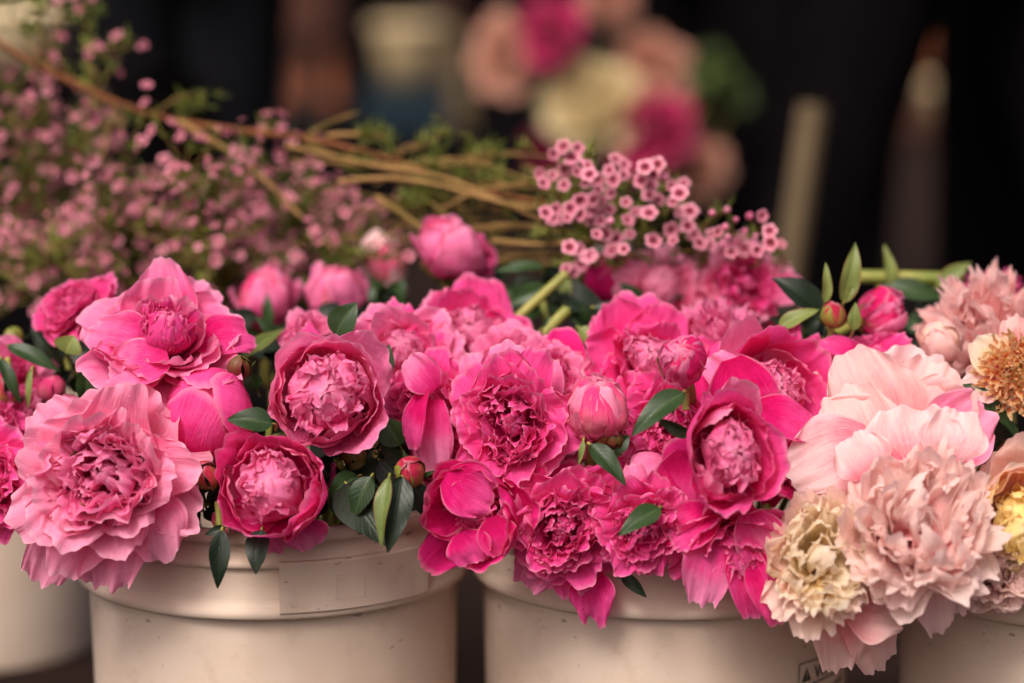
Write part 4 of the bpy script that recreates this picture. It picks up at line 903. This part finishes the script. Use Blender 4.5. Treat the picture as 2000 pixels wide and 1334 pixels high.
def needles(pts, rnd, n, L, acc):
    for _ in range(n):
        i = rnd.randrange(len(pts)); p = pts[i]
        d = Vector((rnd.gauss(0, 1), rnd.gauss(0, 1), rnd.gauss(0, .7) + .5)).normalized(); l = L * rnd.uniform(.6, 1.3)
        V, F, U = tube([p, p + d * l * .5, p + d * l + Vector((0, 0, l * .15))], [.0007, .0010, .0003], 4, cap=False)
        k = len(acc[0]); acc[0].extend(V); acc[1].extend([tuple(a + k for a in q) for q in F])
def tubes_into(acc, pts, rad, n=6):
    V, F, U = tube(pts, rad, n); k = len(acc[0]); acc[0].extend(V); acc[1].extend([tuple(a + k for a in q) for q in F])

# sharp cluster at the middle right; florets where the photograph shows them
FP = [(375,145),(320,190),(465,155),(430,215),(230,310),(255,370),(310,320),(385,290),(380,380),(460,300),(525,260),(535,315),(585,350),(515,370),(590,405),(655,290),(680,350),(745,320),(700,225),(750,255),(665,430),(610,480),(555,470),
      (875,270),(950,255),(925,320),(850,355),(905,380),(1035,385),(1110,370),(1085,430),(1045,480),(900,440),(955,470),(760,485),(820,545),(900,550),(770,595),(660,530),(555,525),(605,600),(540,600),(480,480),(420,525),(475,555),(360,590),
      (330,530),(270,550),(310,580),(400,580),(580,680),(635,680),(695,705),(670,780),(745,770),(780,680),(925,720),(1035,655),(1045,720),(1135,630),(1170,680),(1210,735),(1280,680),(1320,665),(1265,745),(1590,570),(1635,660),(1480,770),
      (1700,740),(1640,735),(465,770),(520,820),(485,865),(435,905),(415,760),(545,810),(395,890),(1150,540),(1110,545),(1400,790),(1560,780)]
FBp = [(1285,550),(1375,530),(1365,635),(1430,590),(1515,570),(1485,660),(1380,695),(665,598),(610,545),(540,570),(1350,740),(1440,720),(1550,690),(430,250),(500,240),(840,330),(1000,330)]
rnd = random.Random(9)
groups = [('waxflower sprig with the tallest pink floret cluster against the dark background', lambda x, y: x < 800 and y < 440, (1180, 470)),
          ('waxflower sprig of pink florets crowding below the tallest cluster', lambda x, y: x < 800 and 440 <= y < 730, (1150, 500)),
          ('short waxflower sprig hanging beside the magenta back bud', lambda x, y: x < 800 and y >= 730, (1160, 560)),
          ('waxflower sprig with paired florets at the right of the tall cluster', lambda x, y: 800 <= x < 1200 and y < 600, (1250, 500)),
          ('outermost waxflower sprig with loose beads of pink buds, above the blurred ruffled bloom', lambda x, y: True, (1330, 520))]
used = set()
for lab, test, foot in groups:
    org = at(foot[0], foot[1], 2.12)
    root = thing('waxflower_sprig', org, lab, 'waxflower sprig', 'waxflower sprigs with open florets')
    fl = []
    for kind, L_ in ((0, FP), (1, FBp)):
        for (x, y) in L_:
            if (kind, x, y) in used or not test(x, y): continue
            used.add((kind, x, y)); fl.append((kind, x, y))
    stems = ([], []); nd_ = ([], [])
    knots = {}
    for kind, x, y in fl:
        px, py = 980 + x / 3.125, 240 + y / 3.125
        D = 2.04 + rnd.uniform(-.03, .03)
        p = at(px, py, D); key = (round(px / 55), round(py / 55))
        if key not in knots:
            kp = at(key[0] * 55 + rnd.uniform(-8, 8), key[1] * 55 + 22, 2.08); knots[key] = kp
            pp = spline([Vector((0, 0, 0)), (kp - org) * .5 + Vector((rnd.uniform(-.01, .01), .02, .005)), kp - org], 6); tubes_into(stems, pp, .0013)
            needles(pp[4:], rnd, 30, .013, nd_)
        kp = knots[key]
        ax = (vdir(rnd.uniform(-.8, .8), rnd.uniform(-.3, .9), 1) * 1.0 + (p - kp).normalized() * .5).normalized()
        r = 15.8 * rnd.uniform(.70, 1.15) * mpp(D)
        if kind == 0: put(FM, 'floret', root, org, p, ax, r)
        else: put(FB, 'floret_bud', root, org, p, (p - kp).normalized() + vdir(0, 0, .3), r * .85)
        tubes_into(stems, spline([kp - org, (kp + p) / 2 - org + Vector((rnd.uniform(-.002, .002), 0, 0)), p - org - ax * r * .7], 3), .0007, 5)
    link_mesh('stem', stems[0], stems[1], M['straw'], root); link_mesh('needle_leaves', nd_[0], nd_[1], M['needle'], root)

# soft mass of waxflower on the left, one sprig after another
rnd = random.Random(21)
wl = []
for i in range(30):
    x = rnd.uniform(-30, 730); top = np.interp(x, [0, 100, 230, 420, 560, 740], [200, 240, 300, 350, 380, 470])
    wl.append((x, rnd.uniform(top, 560) if i > 10 else top + 15, rnd.uniform(2.14, 2.42)))
wl += [(60, 5, 2.30), (185, 95, 2.28), (150, 175, 2.3), (20, 230, 2.3)]
for i, (tx, ty, D) in enumerate(wl):
    foot = at(tx * .55 + 160, 720, 2.3); tip = at(tx, ty, D)
    if i >= 30: foot = at(tx * .9 + 30, ty + 120, 2.3)
    root = thing('waxflower_sprig', foot, 'blurred waxflower sprig of dusty pink florets and thin green needles behind the left peonies', 'waxflower sprig', 'blurred waxflower sprigs on the left')
    st = ([], []); ne = ([], [])
    main = spline([Vector((0, 0, 0)), (tip - foot) * .55 + Vector((rnd.uniform(-.03, .03), 0, .02)), tip - foot], 10)
    tubes_into(st, main, [.0022 - .0014 * k / len(main) for k in range(len(main))])
    nf = 0
    for k in range(25 if i < 30 else 4):
        j = rnd.randrange(8, len(main)); b = main[j]
        e = b + Vector((rnd.gauss(0, .030), rnd.gauss(0, .025), rnd.gauss(.014, .022)))
        tw = spline([b, (b + e) / 2 + Vector((0, 0, -.004)), e], 4); tubes_into(st, tw, .0008, 5)
        needles(tw, rnd, 12, .014, ne)
        for q in range(rnd.choice((2, 3, 4))):
            p = e + Vector((rnd.gauss(0, .007), rnd.gauss(0, .007), rnd.gauss(.003, .006)))
            axq = ((p - e).normalized() + Vector((rnd.uniform(-.3, .3), -.7, .6))).normalized()
            r = .0053 * rnd.uniform(.7, 1.25)
            if rnd.random() < .78: put(FL, 'floret', root, foot, foot + p, axq, r)
            else: put(FB2, 'floret_bud', root, foot, foot + p, axq, r * .75)
            nf += 1
    link_mesh('stem', st[0], st[1], M['straw'], root); link_mesh('needle_leaves', ne[0], ne[1], M['needle'], root)

# long woody branches lying across
def branch(label, pts, r, mat, twigs=(), tips=(), name='branch', group='long bare waxflower branches'):
    P = [at(x, y, D) for x, y, D in pts]; org = P[0]
    root = thing(name, org, label, 'branch', group)
    s = spline([p - org for p in P], 8)
    V, F, U = tube(s, [r[0] + (r[1] - r[0]) * k / (len(s) - 1) for k in range(len(s))], 9); link_mesh('stem', V, F, M[mat], root)
    for tw in twigs:
        Q = [at(x, y, D) - org for x, y, D in tw[:-1]]; rr = tw[-1]
        q = spline(Q, 6); V, F, U = tube(q, [rr - rr * .5 * k / len(q) for k in range(len(q))], 7); link_mesh('twig', V, F, M['straw'], root)
    ne = ([], []); rn = random.Random(len(label))
    for (x, y, D, n) in tips:
        c = at(x, y, D) - org
        needles([c + Vector((rn.gauss(0, .006), rn.gauss(0, .004), rn.gauss(0, .004))) for _ in range(10)], rn, n, .012, ne)
    if tips: link_mesh('needle_leaves', ne[0], ne[1], M['needle'], root)
    return root, org
branch('thick reddish brown branch crossing the upper left corner to the middle', [(-60, 50, 2.28), (60, 120, 2.27), (150, 165, 2.26), (240, 205, 2.25), (340, 235, 2.24), (450, 252, 2.22), (560, 265, 2.21), (620, 275, 2.21), (760, 310, 2.20), (850, 345, 2.18), (930, 370, 2.17), (1090, 402, 2.15)], (.0033, .0020), 'bark',
       twigs=[((600, 268, 2.21), (640, 242, 2.22), (700, 220, 2.24), .0030), ((350, 238, 2.23), (430, 285, 2.22), (500, 335, 2.2), (590, 425, 2.18), .0034), ((225, 215, 2.25), (240, 255, 2.24), .0026),
              ((600, 275, 2.21), (680, 325, 2.2), (720, 345, 2.2), .0026), ((800, 318, 2.2), (840, 370, 2.19), (880, 430, 2.18), .0026), ((760, 300, 2.2), (830, 285, 2.2), (870, 255, 2.2), .0018), ((640, 265, 2.21), (720, 262, 2.2), (760, 270, 2.2), .0026),
              ((300, 225, 2.24), (350, 190, 2.25), (400, 185, 2.26), .0018), ((110, 140, 2.26), (60, 90, 2.27), (20, 30, 2.28), .0016), ((90, 130, 2.27), (110, 60, 2.27), (130, 10, 2.28), .0016)],
       tips=[(870, 262, 2.2, 30), (850, 290, 2.2, 30), (720, 262, 2.2, 30), (760, 272, 2.2, 26), (850, 340, 2.18, 34), (900, 350, 2.17, 30), (370, 215, 2.25, 24), (400, 200, 2.26, 20), (270, 230, 2.24, 16), (60, 60, 2.27, 30), (130, 40, 2.28, 30), (180, 30, 2.28, 20), (470, 300, 2.22, 22), (800, 400, 2.17, 30), (840, 400, 2.17, 30)])
branch('straw coloured stem curving under the thick branch to the tall cluster', [(560, 285, 2.20), (650, 305, 2.2), (740, 325, 2.18), (860, 345, 2.16), (960, 385, 2.14), (1060, 432, 2.12)], (.0026, .0018), 'straw', tips=[(705, 320, 2.2, 24), (690, 335, 2.2, 20)])
branch('straw stem running level into the left of the tall cluster', [(660, 355, 2.16), (760, 348, 2.15), (860, 362, 2.14), (1000, 400, 2.12), (1110, 408, 2.10)], (.0024, .0018), 'straw')
branch('short thick cut stem sloping down toward the plump back bud', [(735, 385, 2.16), (780, 415, 2.14), (830, 450, 2.12)], (.0030, .0028), 'straw')
branch('thin stem sloping right above the plump back bud', [(820, 385, 2.15), (860, 410, 2.14), (880, 440, 2.13)], (.0022, .0018), 'straw', tips=[(835, 375, 2.15, 30), (800, 385, 2.15, 20)])
branch('level brown stem ending at the lower florets', [(960, 470, 2.14), (1060, 478, 2.12), (1150, 470, 2.10), (1240, 500, 2.1)], (.0026, .0020), 'straw')
branch('lowest brown stem behind the middle leaves', [(930, 520, 2.16), (1040, 498, 2.14), (1160, 500, 2.12), (1280, 500, 2.10), (1400, 480, 2.08)], (.0028, .0020), 'straw')
branch('slanting stem rising to the left florets of the tall cluster', [(850, 415, 2.16), (930, 375, 2.15), (1000, 362, 2.13), (1050, 350, 2.10)], (.0022, .0014), 'straw', tips=[(960, 350, 2.14, 18)])
branch('twisted brown stem just below the level stem', [(900, 450, 2.17), (1000, 440, 2.15), (1100, 452, 2.13), (1200, 480, 2.11)], (.0024, .0020), 'straw')
branch('green tipped twig floating against the dark left of the tall cluster', [(880, 330, 2.18), (920, 305, 2.19), (970, 292, 2.2)], (.0014, .0010), 'straw', tips=[(940, 298, 2.2, 24), (960, 292, 2.2, 20)])
branch('thin upright straw at the left of the pale post', [(225, 200, 2.27), (200, 300, 2.27), (150, 420, 2.26), (110, 540, 2.24)], (.0014, .0014), 'straw')
rn = random.Random(3)
for k in range(22):
    x0 = rn.uniform(560, 900); y0 = rn.uniform(300, 510)
    branch('thin straw stem in the tangle behind the plump back bud', [(x0, y0, 2.22), (x0 + 130, y0 + rn.uniform(-25, 25), 2.19), (x0 + 300, y0 + rn.uniform(-20, 40), 2.16)], (.0011, .0008), 'straw', twigs=[((x0 + 90, y0, 2.2), (x0 + 130, y0 - 22, 2.2), (x0 + 165, y0 - 34 + rn.uniform(-15, 15), 2.2), .0010), ((x0 + 160, y0, 2.19), (x0 + 200, y0 + 18, 2.18), (x0 + 230, y0 + 20 + rn.uniform(-10, 15), 2.18), .0010)],
           tips=[(x0 + 165, y0 - 34, 2.2, 7), (x0 + 230, y0 + 24, 2.18, 5)], group='thin straw stems in the tangle')

# ------------------------------------------------------------------ blurred background: posy of roses, people, planters
BD = 4.2
def rose(label, px, py, w, m, D=BD, ax=(0, .2, 1), seed=0, kind='double', cat='rose', name='rose', sy=1.0, grp='roses in the blurred bouquet'):
    flower(label, kind, px, py, w, D, ax, m, m, seed=seed, name=name, cat=cat, group=grp, sy=sy, stem_to=Vector((at(1200, 520, D + .1))))
rose('large blurred cream rose in the middle of the bouquet', 1145, 185, 205, 'rose_cream', D=4.12, ax=(-.3, .5, .8), seed=80, sy=.95)
rose('blurred magenta rose at the top of the bouquet', 1072, 62, 120, 'rose_magenta', D=4.1, seed=81, sy=1.3)
rose('blurred peach white rose at the left of the bouquet', 985, 110, 128, 'rose_peach', D=4.15, seed=82, sy=1.25)
rose('blurred peach rose cut by the top edge above the bouquet', 1195, -8, 125, 'rose_peach', D=4.25, seed=83)
rose('blurred salmon rose right of the cream rose', 1285, 115, 140, 'rose_peach', D=4.25, seed=84)
rose('blurred dark magenta rose below right of the cream rose', 1270, 262, 165, 'rose_magenta', D=4.1, seed=85)
rose('lowest blurred peach rose of the bouquet', 1365, 330, 115, 'rose_peach', D=4.2, seed=86)
rose('dim wine red rose under the left of the cream rose', 1085, 300, 110, 'rose_magenta', D=4.3, seed=87)
rose('small salmon rose between cream and magenta', 1255, 195, 105, 'rose_peach', D=4.2, seed=88)
def clump(label, px, py, w, D, n=40, seed=1):
    P0 = at(px, py, D); rnd = random.Random(seed); root = thing('foliage_sprig', P0, label, 'foliage', 'green sprigs in the blurred bouquet')
    tgt = at(1200, 520, D + .1)
    V, F, U = tube([p - P0 for p in spline([P0, (P0 + tgt) / 2 + Vector((.01, 0, -.01)), tgt], 5)], .003, 7); link_mesh('stem', V, F, M['stem_green'], root)
    for _ in range(n):
        a = Vector((rnd.gauss(0, 1), rnd.gauss(0, 1), rnd.gauss(0, 1))).normalized() * w * .5 * mpp(D)
        Q, F, U = leaf_geo(Vector((0, 0, 0)) + a * .2, a, .022, Vector((rnd.uniform(-1, 1), -1, rnd.uniform(0, 1))), seed=_)
        link_mesh('leaf', Q + np.array([list(a * .2)]), F, M['green_leafy'], root, U)
clump('bright green leafy sprig at the right of the bouquet', 1390, 140, 115, 4.2, seed=4)
clump('dull green sprig at the lower right of the bouquet', 1440, 190, 80, 4.25, n=22, seed=5)

simple('plum_glaze', S(46, 24, 46), 0.4, 0.2, 8)
vp = at(1200, 520, BD + .1)
vase = thing('vase', (vp.x, vp.y, 0), 'dark plum tall vase under the blurred bouquet', 'vase')
V, F = lathe([(0, .004), (.085, 0), (.095, .02), (.07, .18), (.055, vp.z - .02), (.075, vp.z + .06), (.070, vp.z + .06), (.050, vp.z - .02), (.06, .18), (0, .03)], 40); link_mesh('body', V, F, M['plum_glaze'], vase)

def skin_mesh(name, pts, edges, rad, mat, root, org, sub=2, rootv=0):
    me = bpy.data.meshes.new(name); me.from_pydata([tuple(Vector(p)) for p in pts], edges, []); me.update()
    o = bpy.data.objects.new(name, me); C.objects.link(o)
    o.modifiers.new('skin', 'SKIN'); 
    sv = me.skin_vertices[0].data if me.skin_vertices else None
    if sv is None:
        bpy.context.view_layer.objects.active = o
        me.attributes
    for i, r in enumerate(rad):
        r = (r, r) if np.isscalar(r) else r
        me.skin_vertices[0].data[i].radius = r
        me.skin_vertices[0].data[i].use_root = (i == rootv)
    sm = o.modifiers.new('sub', 'SUBSURF'); sm.levels = sub; sm.render_levels = sub
    dg = bpy.context.evaluated_depsgraph_get(); dg.update()
    m2 = bpy.data.meshes.new_from_object(o.evaluated_get(dg)); bpy.data.objects.remove(o)
    m2.materials.clear(); m2.materials.append(mat); m2.name = name
    for p in m2.polygons: p.use_smooth = True
    n = bpy.data.objects.new(name, m2); C.objects.link(n); n.parent = root
    return n
def person(label, x, y, face=0.0, stance=.16, h=1.72, top='black_cloth', leg='black_cloth', skirt=False, thick=1.0, lean=0.0, stride=0.0):
    """standing figure: x,y on the ground, face = heading in radians (0 looks away from the camera)"""
    root = thing('person', (x, y, 0), label, 'person'); root.rotation_euler = (0, 0, face)
    k = h / 1.72; s = stance
    J = dict(pel=(0, 0, .95), wa=(0, 0, 1.08), ch=(0, .01, 1.30), ne=(0, 0, 1.46), hd=(0, .02, 1.58), tp=(0, .01, 1.69))
    V = [J['pel'], J['wa'], J['ch'], J['ne'], J['hd'], J['tp']]
    E = [(0, 1), (1, 2), (2, 3), (3, 4), (4, 5)]; Rr = [(.105, .09), (.09, .08), (.13, .09), (.05, .05), (.083, .095), (.055, .065)]
    def chain(par, pts, rs):
        for p, r in zip(pts, rs):
            V.append(p); Rr.append(r); E.append((par, len(V) - 1)); par = len(V) - 1
        return par
    for sd in (-1, 1):
        st = stride * sd
        chain(0, [(sd * .09, 0, .88), (sd * (s * .5 + .05), st * .5 + .01, .48), (sd * (s * .9 + .02), st, .09), (sd * (s * .9 + .03), st + .10, .035)], [.085, .055, .038, .036])
        hand = chain(2, [(sd * .19, 0, 1.38), (sd * .25, -.02, 1.12), (sd * .17, .20, 1.04), (sd * .14, .26, 1.04), (sd * .12, .29, 1.04)], [.052, .040, .027, (.036, .018), (.038, .017)])
        for q in range(4): chain(hand, [(sd * .09, .32, 1.068 - q * .018), (sd * .06 + (sd * .012 if q in (0, 3) else 0), .325, 1.066 - q * .018)], [.009, .008])
        chain(hand - 1, [(sd * .125, .28, 1.08), (sd * .10, .30, 1.095)], [.010, .009])
    sc_ = lambda P: [(p[0] * k, p[1] * k, p[2] * k) for p in P]
    skin_mesh('body', sc_(V), E, Rr, M['skin'], root, None)
    # nose, ears and eyes lie on the head facing +Y
    if not skirt or True:
        Vn, Fn = lathe([(.001, .02), (.008, .012), (.012, 0), (.008, -.012), (.001, -.016)], 10); link_mesh('nose', [(p[0], p[1] + .115, p[2] + 1.575 * k) for p in Vn], Fn, M['skin'], root)
    skin_mesh('hair', sc_([(0, -.035, 1.56), (0, -.02, 1.64), (0, .02, 1.68)]), [(0, 1), (1, 2)], [(.075, .07), (.088, .085), (.07, .07)], M['hair'], root, None)
    # jacket
    V = [(0, 0, .90), (0, 0, 1.10), (0, .01, 1.32), (0, 0, 1.43)]; E = [(0, 1), (1, 2), (2, 3)]; Rr = [(.165 * thick, .14), (.145 * thick, .12), (.165, .12), (.07, .065)]
    for sd in (-1, 1): chain(2, [(sd * .19, 0, 1.38), (sd * .25, -.02, 1.12), (sd * .175, .19, 1.045)], [.066, .055, .044])
    skin_mesh('jacket', sc_(V), E, Rr, M[top], root, None)
    if skirt:
        Vk, Fk = lathe([(.12, 1.0), (.17, .90), (.19, .75), (.24, .40), (.25, .36), (.24, .37)], 40); link_mesh('skirt', [(a * k * 1.0, b * k * .8, c * k) for a, b, c in Vk], Fk, M[leg], root)
    else:
        V = [(0, 0, .96)]; E = []; Rr = [(.16 * thick, .135)]
        for sd in (-1, 1):
            st = stride * sd
            chain(0, [(sd * .095, 0, .84), (sd * (s * .5 + .05), st * .5 + .01, .48), (sd * (s * .9 + .02), st, .07)], [.112 * thick, .088 * thick, .075 * thick])
        skin_mesh('trousers', sc_(V), E, Rr, M[leg], root, None)
    for sd in (-1, 1):
        st = stride * sd; x0 = sd * (s * .9 + .02) * k
        skin_mesh('shoe', [(x0, st - .03, .045), (x0, st + .06, .04), (x0 + sd * .012, st + .15, .03)], [(0, 1), (1, 2)], [(.046, .045), (.046, .038), (.040, .028)], M['shoe'], root, None)
    return root
def gx(px, D): return (px - 1000) / FPX * D
person('person in black trousers standing with legs apart at the right', gx(1868, 3.4), 3.4, 0.1, stance=.27, thick=1.0, h=1.74)
person('person in a black jacket standing behind the bouquet', gx(1375, 4.5), 4.6, -.2, stance=.05, thick=1.35, h=1.78)
person('person in black between the pale slanting board and the legs apart figure', gx(1625, 4.3), 4.4, .1, stance=.04, thick=.85, h=1.75)
person('person in dark blue black trousers behind the left waxflower', gx(335, 3.9), 4.0, .2, stance=.05, top='dark_cloth_blue', leg='dark_cloth_blue', thick=1.05, h=1.75)
person('person in black far behind, left of the bouquet', gx(745, 9.5), 9.5, .1, stance=.05, thick=1.0, h=1.7)
person('person in brown skirt with bare calves far behind', gx(597, 11.0), 11.0, .1, stance=.10, skirt=True, top='brown_cloth', leg='brown_cloth', h=1.70)
person('person in black cut off by the right edge', gx(2120, 3.7), 3.8, -.1, stance=.1, thick=1.25, h=1.8)
person('person in black standing behind the waxflower branch tips', gx(1020, 7.5), 7.8, 0, stance=.03, thick=1.5, h=1.72)

def box(name, c, s, mat, parent=None, rot=0):
    import bmesh
    bm = bmesh.new(); bmesh.ops.create_cube(bm, size=1); bmesh.ops.scale(bm, vec=s, verts=bm.verts)
    bmesh.ops.bevel(bm, geom=bm.edges[:], offset=min(s) * .06, segments=2, affect='EDGES')
    me = bpy.data.meshes.new(name); bm.to_mesh(me); bm.free(); me.materials.append(mat)
    o = bpy.data.objects.new(name, me); C.objects.link(o); o.location = c
    if parent: o.parent = parent
    return o
def pot(label, px, D, z, h, r, mat, name='planter', cat='planter'):
    root = thing(name, (gx(px, D), D, z), label, cat)
    V, F = lathe([(0, .01), (r * .75, 0), (r * .95, h * .86)], 40); link_mesh('body', V, F, mat, root)
    V, F = lathe([(r * .95, h * .85), (r * 1.05, h * .85), (r * 1.06, h), (r * .96, h), (r * .93, h * .8), (0, h * .78)], 40); link_mesh('rim', V, F, mat, root)
def crate(label, px, D, z, w, d, h, mat):
    root = thing('crate', (gx(px, D), D, z), label, 'crate')
    for (cx, cy, sx_, sy_) in ((0, -d / 2, w, .02), (0, d / 2, w, .02), (-w / 2 + .01, 0, .02, d - .022), (w / 2 - .01, 0, .02, d - .022)):
        for q in range(3): box('side_slat', (cx, cy, h * (q + .5) / 3), (sx_, sy_, h / 3 - .012), mat, root)
    box('floor_panel', (0, 0, .012), (w - .05, d - .05, .014), mat, root)
# far stall: cream planters on dark benches, terracotta pots
crate('blurred blue crate on the ground behind the waxflower branch', 795, 7.0, 0.27, .24, .28, .14, M['blue_plastic'])
box_o = box('bench', (gx(800, 7.0), 7.0, .134), (.9, .4, .266), M['black_cloth']); tag(box_o, 'low black bench under the blurred blue crate', 'bench')
pot('blurred cream planter standing in the blue crate', 800, 7.0, .36, .22, .105, M['cream_paint'])
pot('blurred terracotta pot beside the bouquet at the top edge', 930, 8.0, .53, .30, .10, M['terracotta'])
box_o = box('bench', (gx(945, 8.0), 8.0, .263), (.46, .4, .524), M['pale_wood']); tag(box_o, 'brown wooden bench under the terracotta pot', 'bench')
pot('blurred cream planter glimpsed between the legs at the right', 1865, 9.5, .09, .17, .15, M['cream_paint'])
pot('blurred terracotta pot glimpsed between the legs at the right', 1865, 10.2, .22, .24, .16, M['terracotta'])
box_o = box('bench', (gx(1865, 10.2), 10.2, .108), (.7, .4, .214), M['brown_cloth']); tag(box_o, 'low brown bench under the terracotta pot on the right', 'bench')
simple('ivory_enamel', S(222, 202, 162), 0.5, 0.1, 8)
pot('blurred cream tub at the upper left corner behind the waxflower', 45, 3.6, .625, .09, .078, M['ivory_enamel'], 'tub', 'tub')
box_o = box('table', (gx(0, 3.7), 3.75, .311), (.55, .45, .622), M['black_cloth']); tag(box_o, 'dark cloth covered table under the cream tub', 'table')
def post(label, a, b, D, w, D2=None):
    P0 = at(a[0], a[1], D); P1 = at(b[0], b[1], D2 or D)
    d = (P1 - P0); foot = P0 + d * ((0 - P0.z) / d.z) if abs(d.z) > .01 else P0
    c = (foot + P1) / 2; L = (P1 - foot).length
    o = box('post', c, (w * mpp(D), .02, L), M['pale_wood']); o.rotation_mode = 'QUATERNION'; o.rotation_quaternion = d.to_track_quat('Z', 'Y') if d.z > 0 else (-d).to_track_quat('Z', 'Y')
    tag(o, label, 'post')
post('pale slanting board between two people in black', (1548, 480), (1588, 205), 3.2, 48)
post('pale vertical post showing through the left waxflower', (175, 520), (190, 175), 3.2, 34)
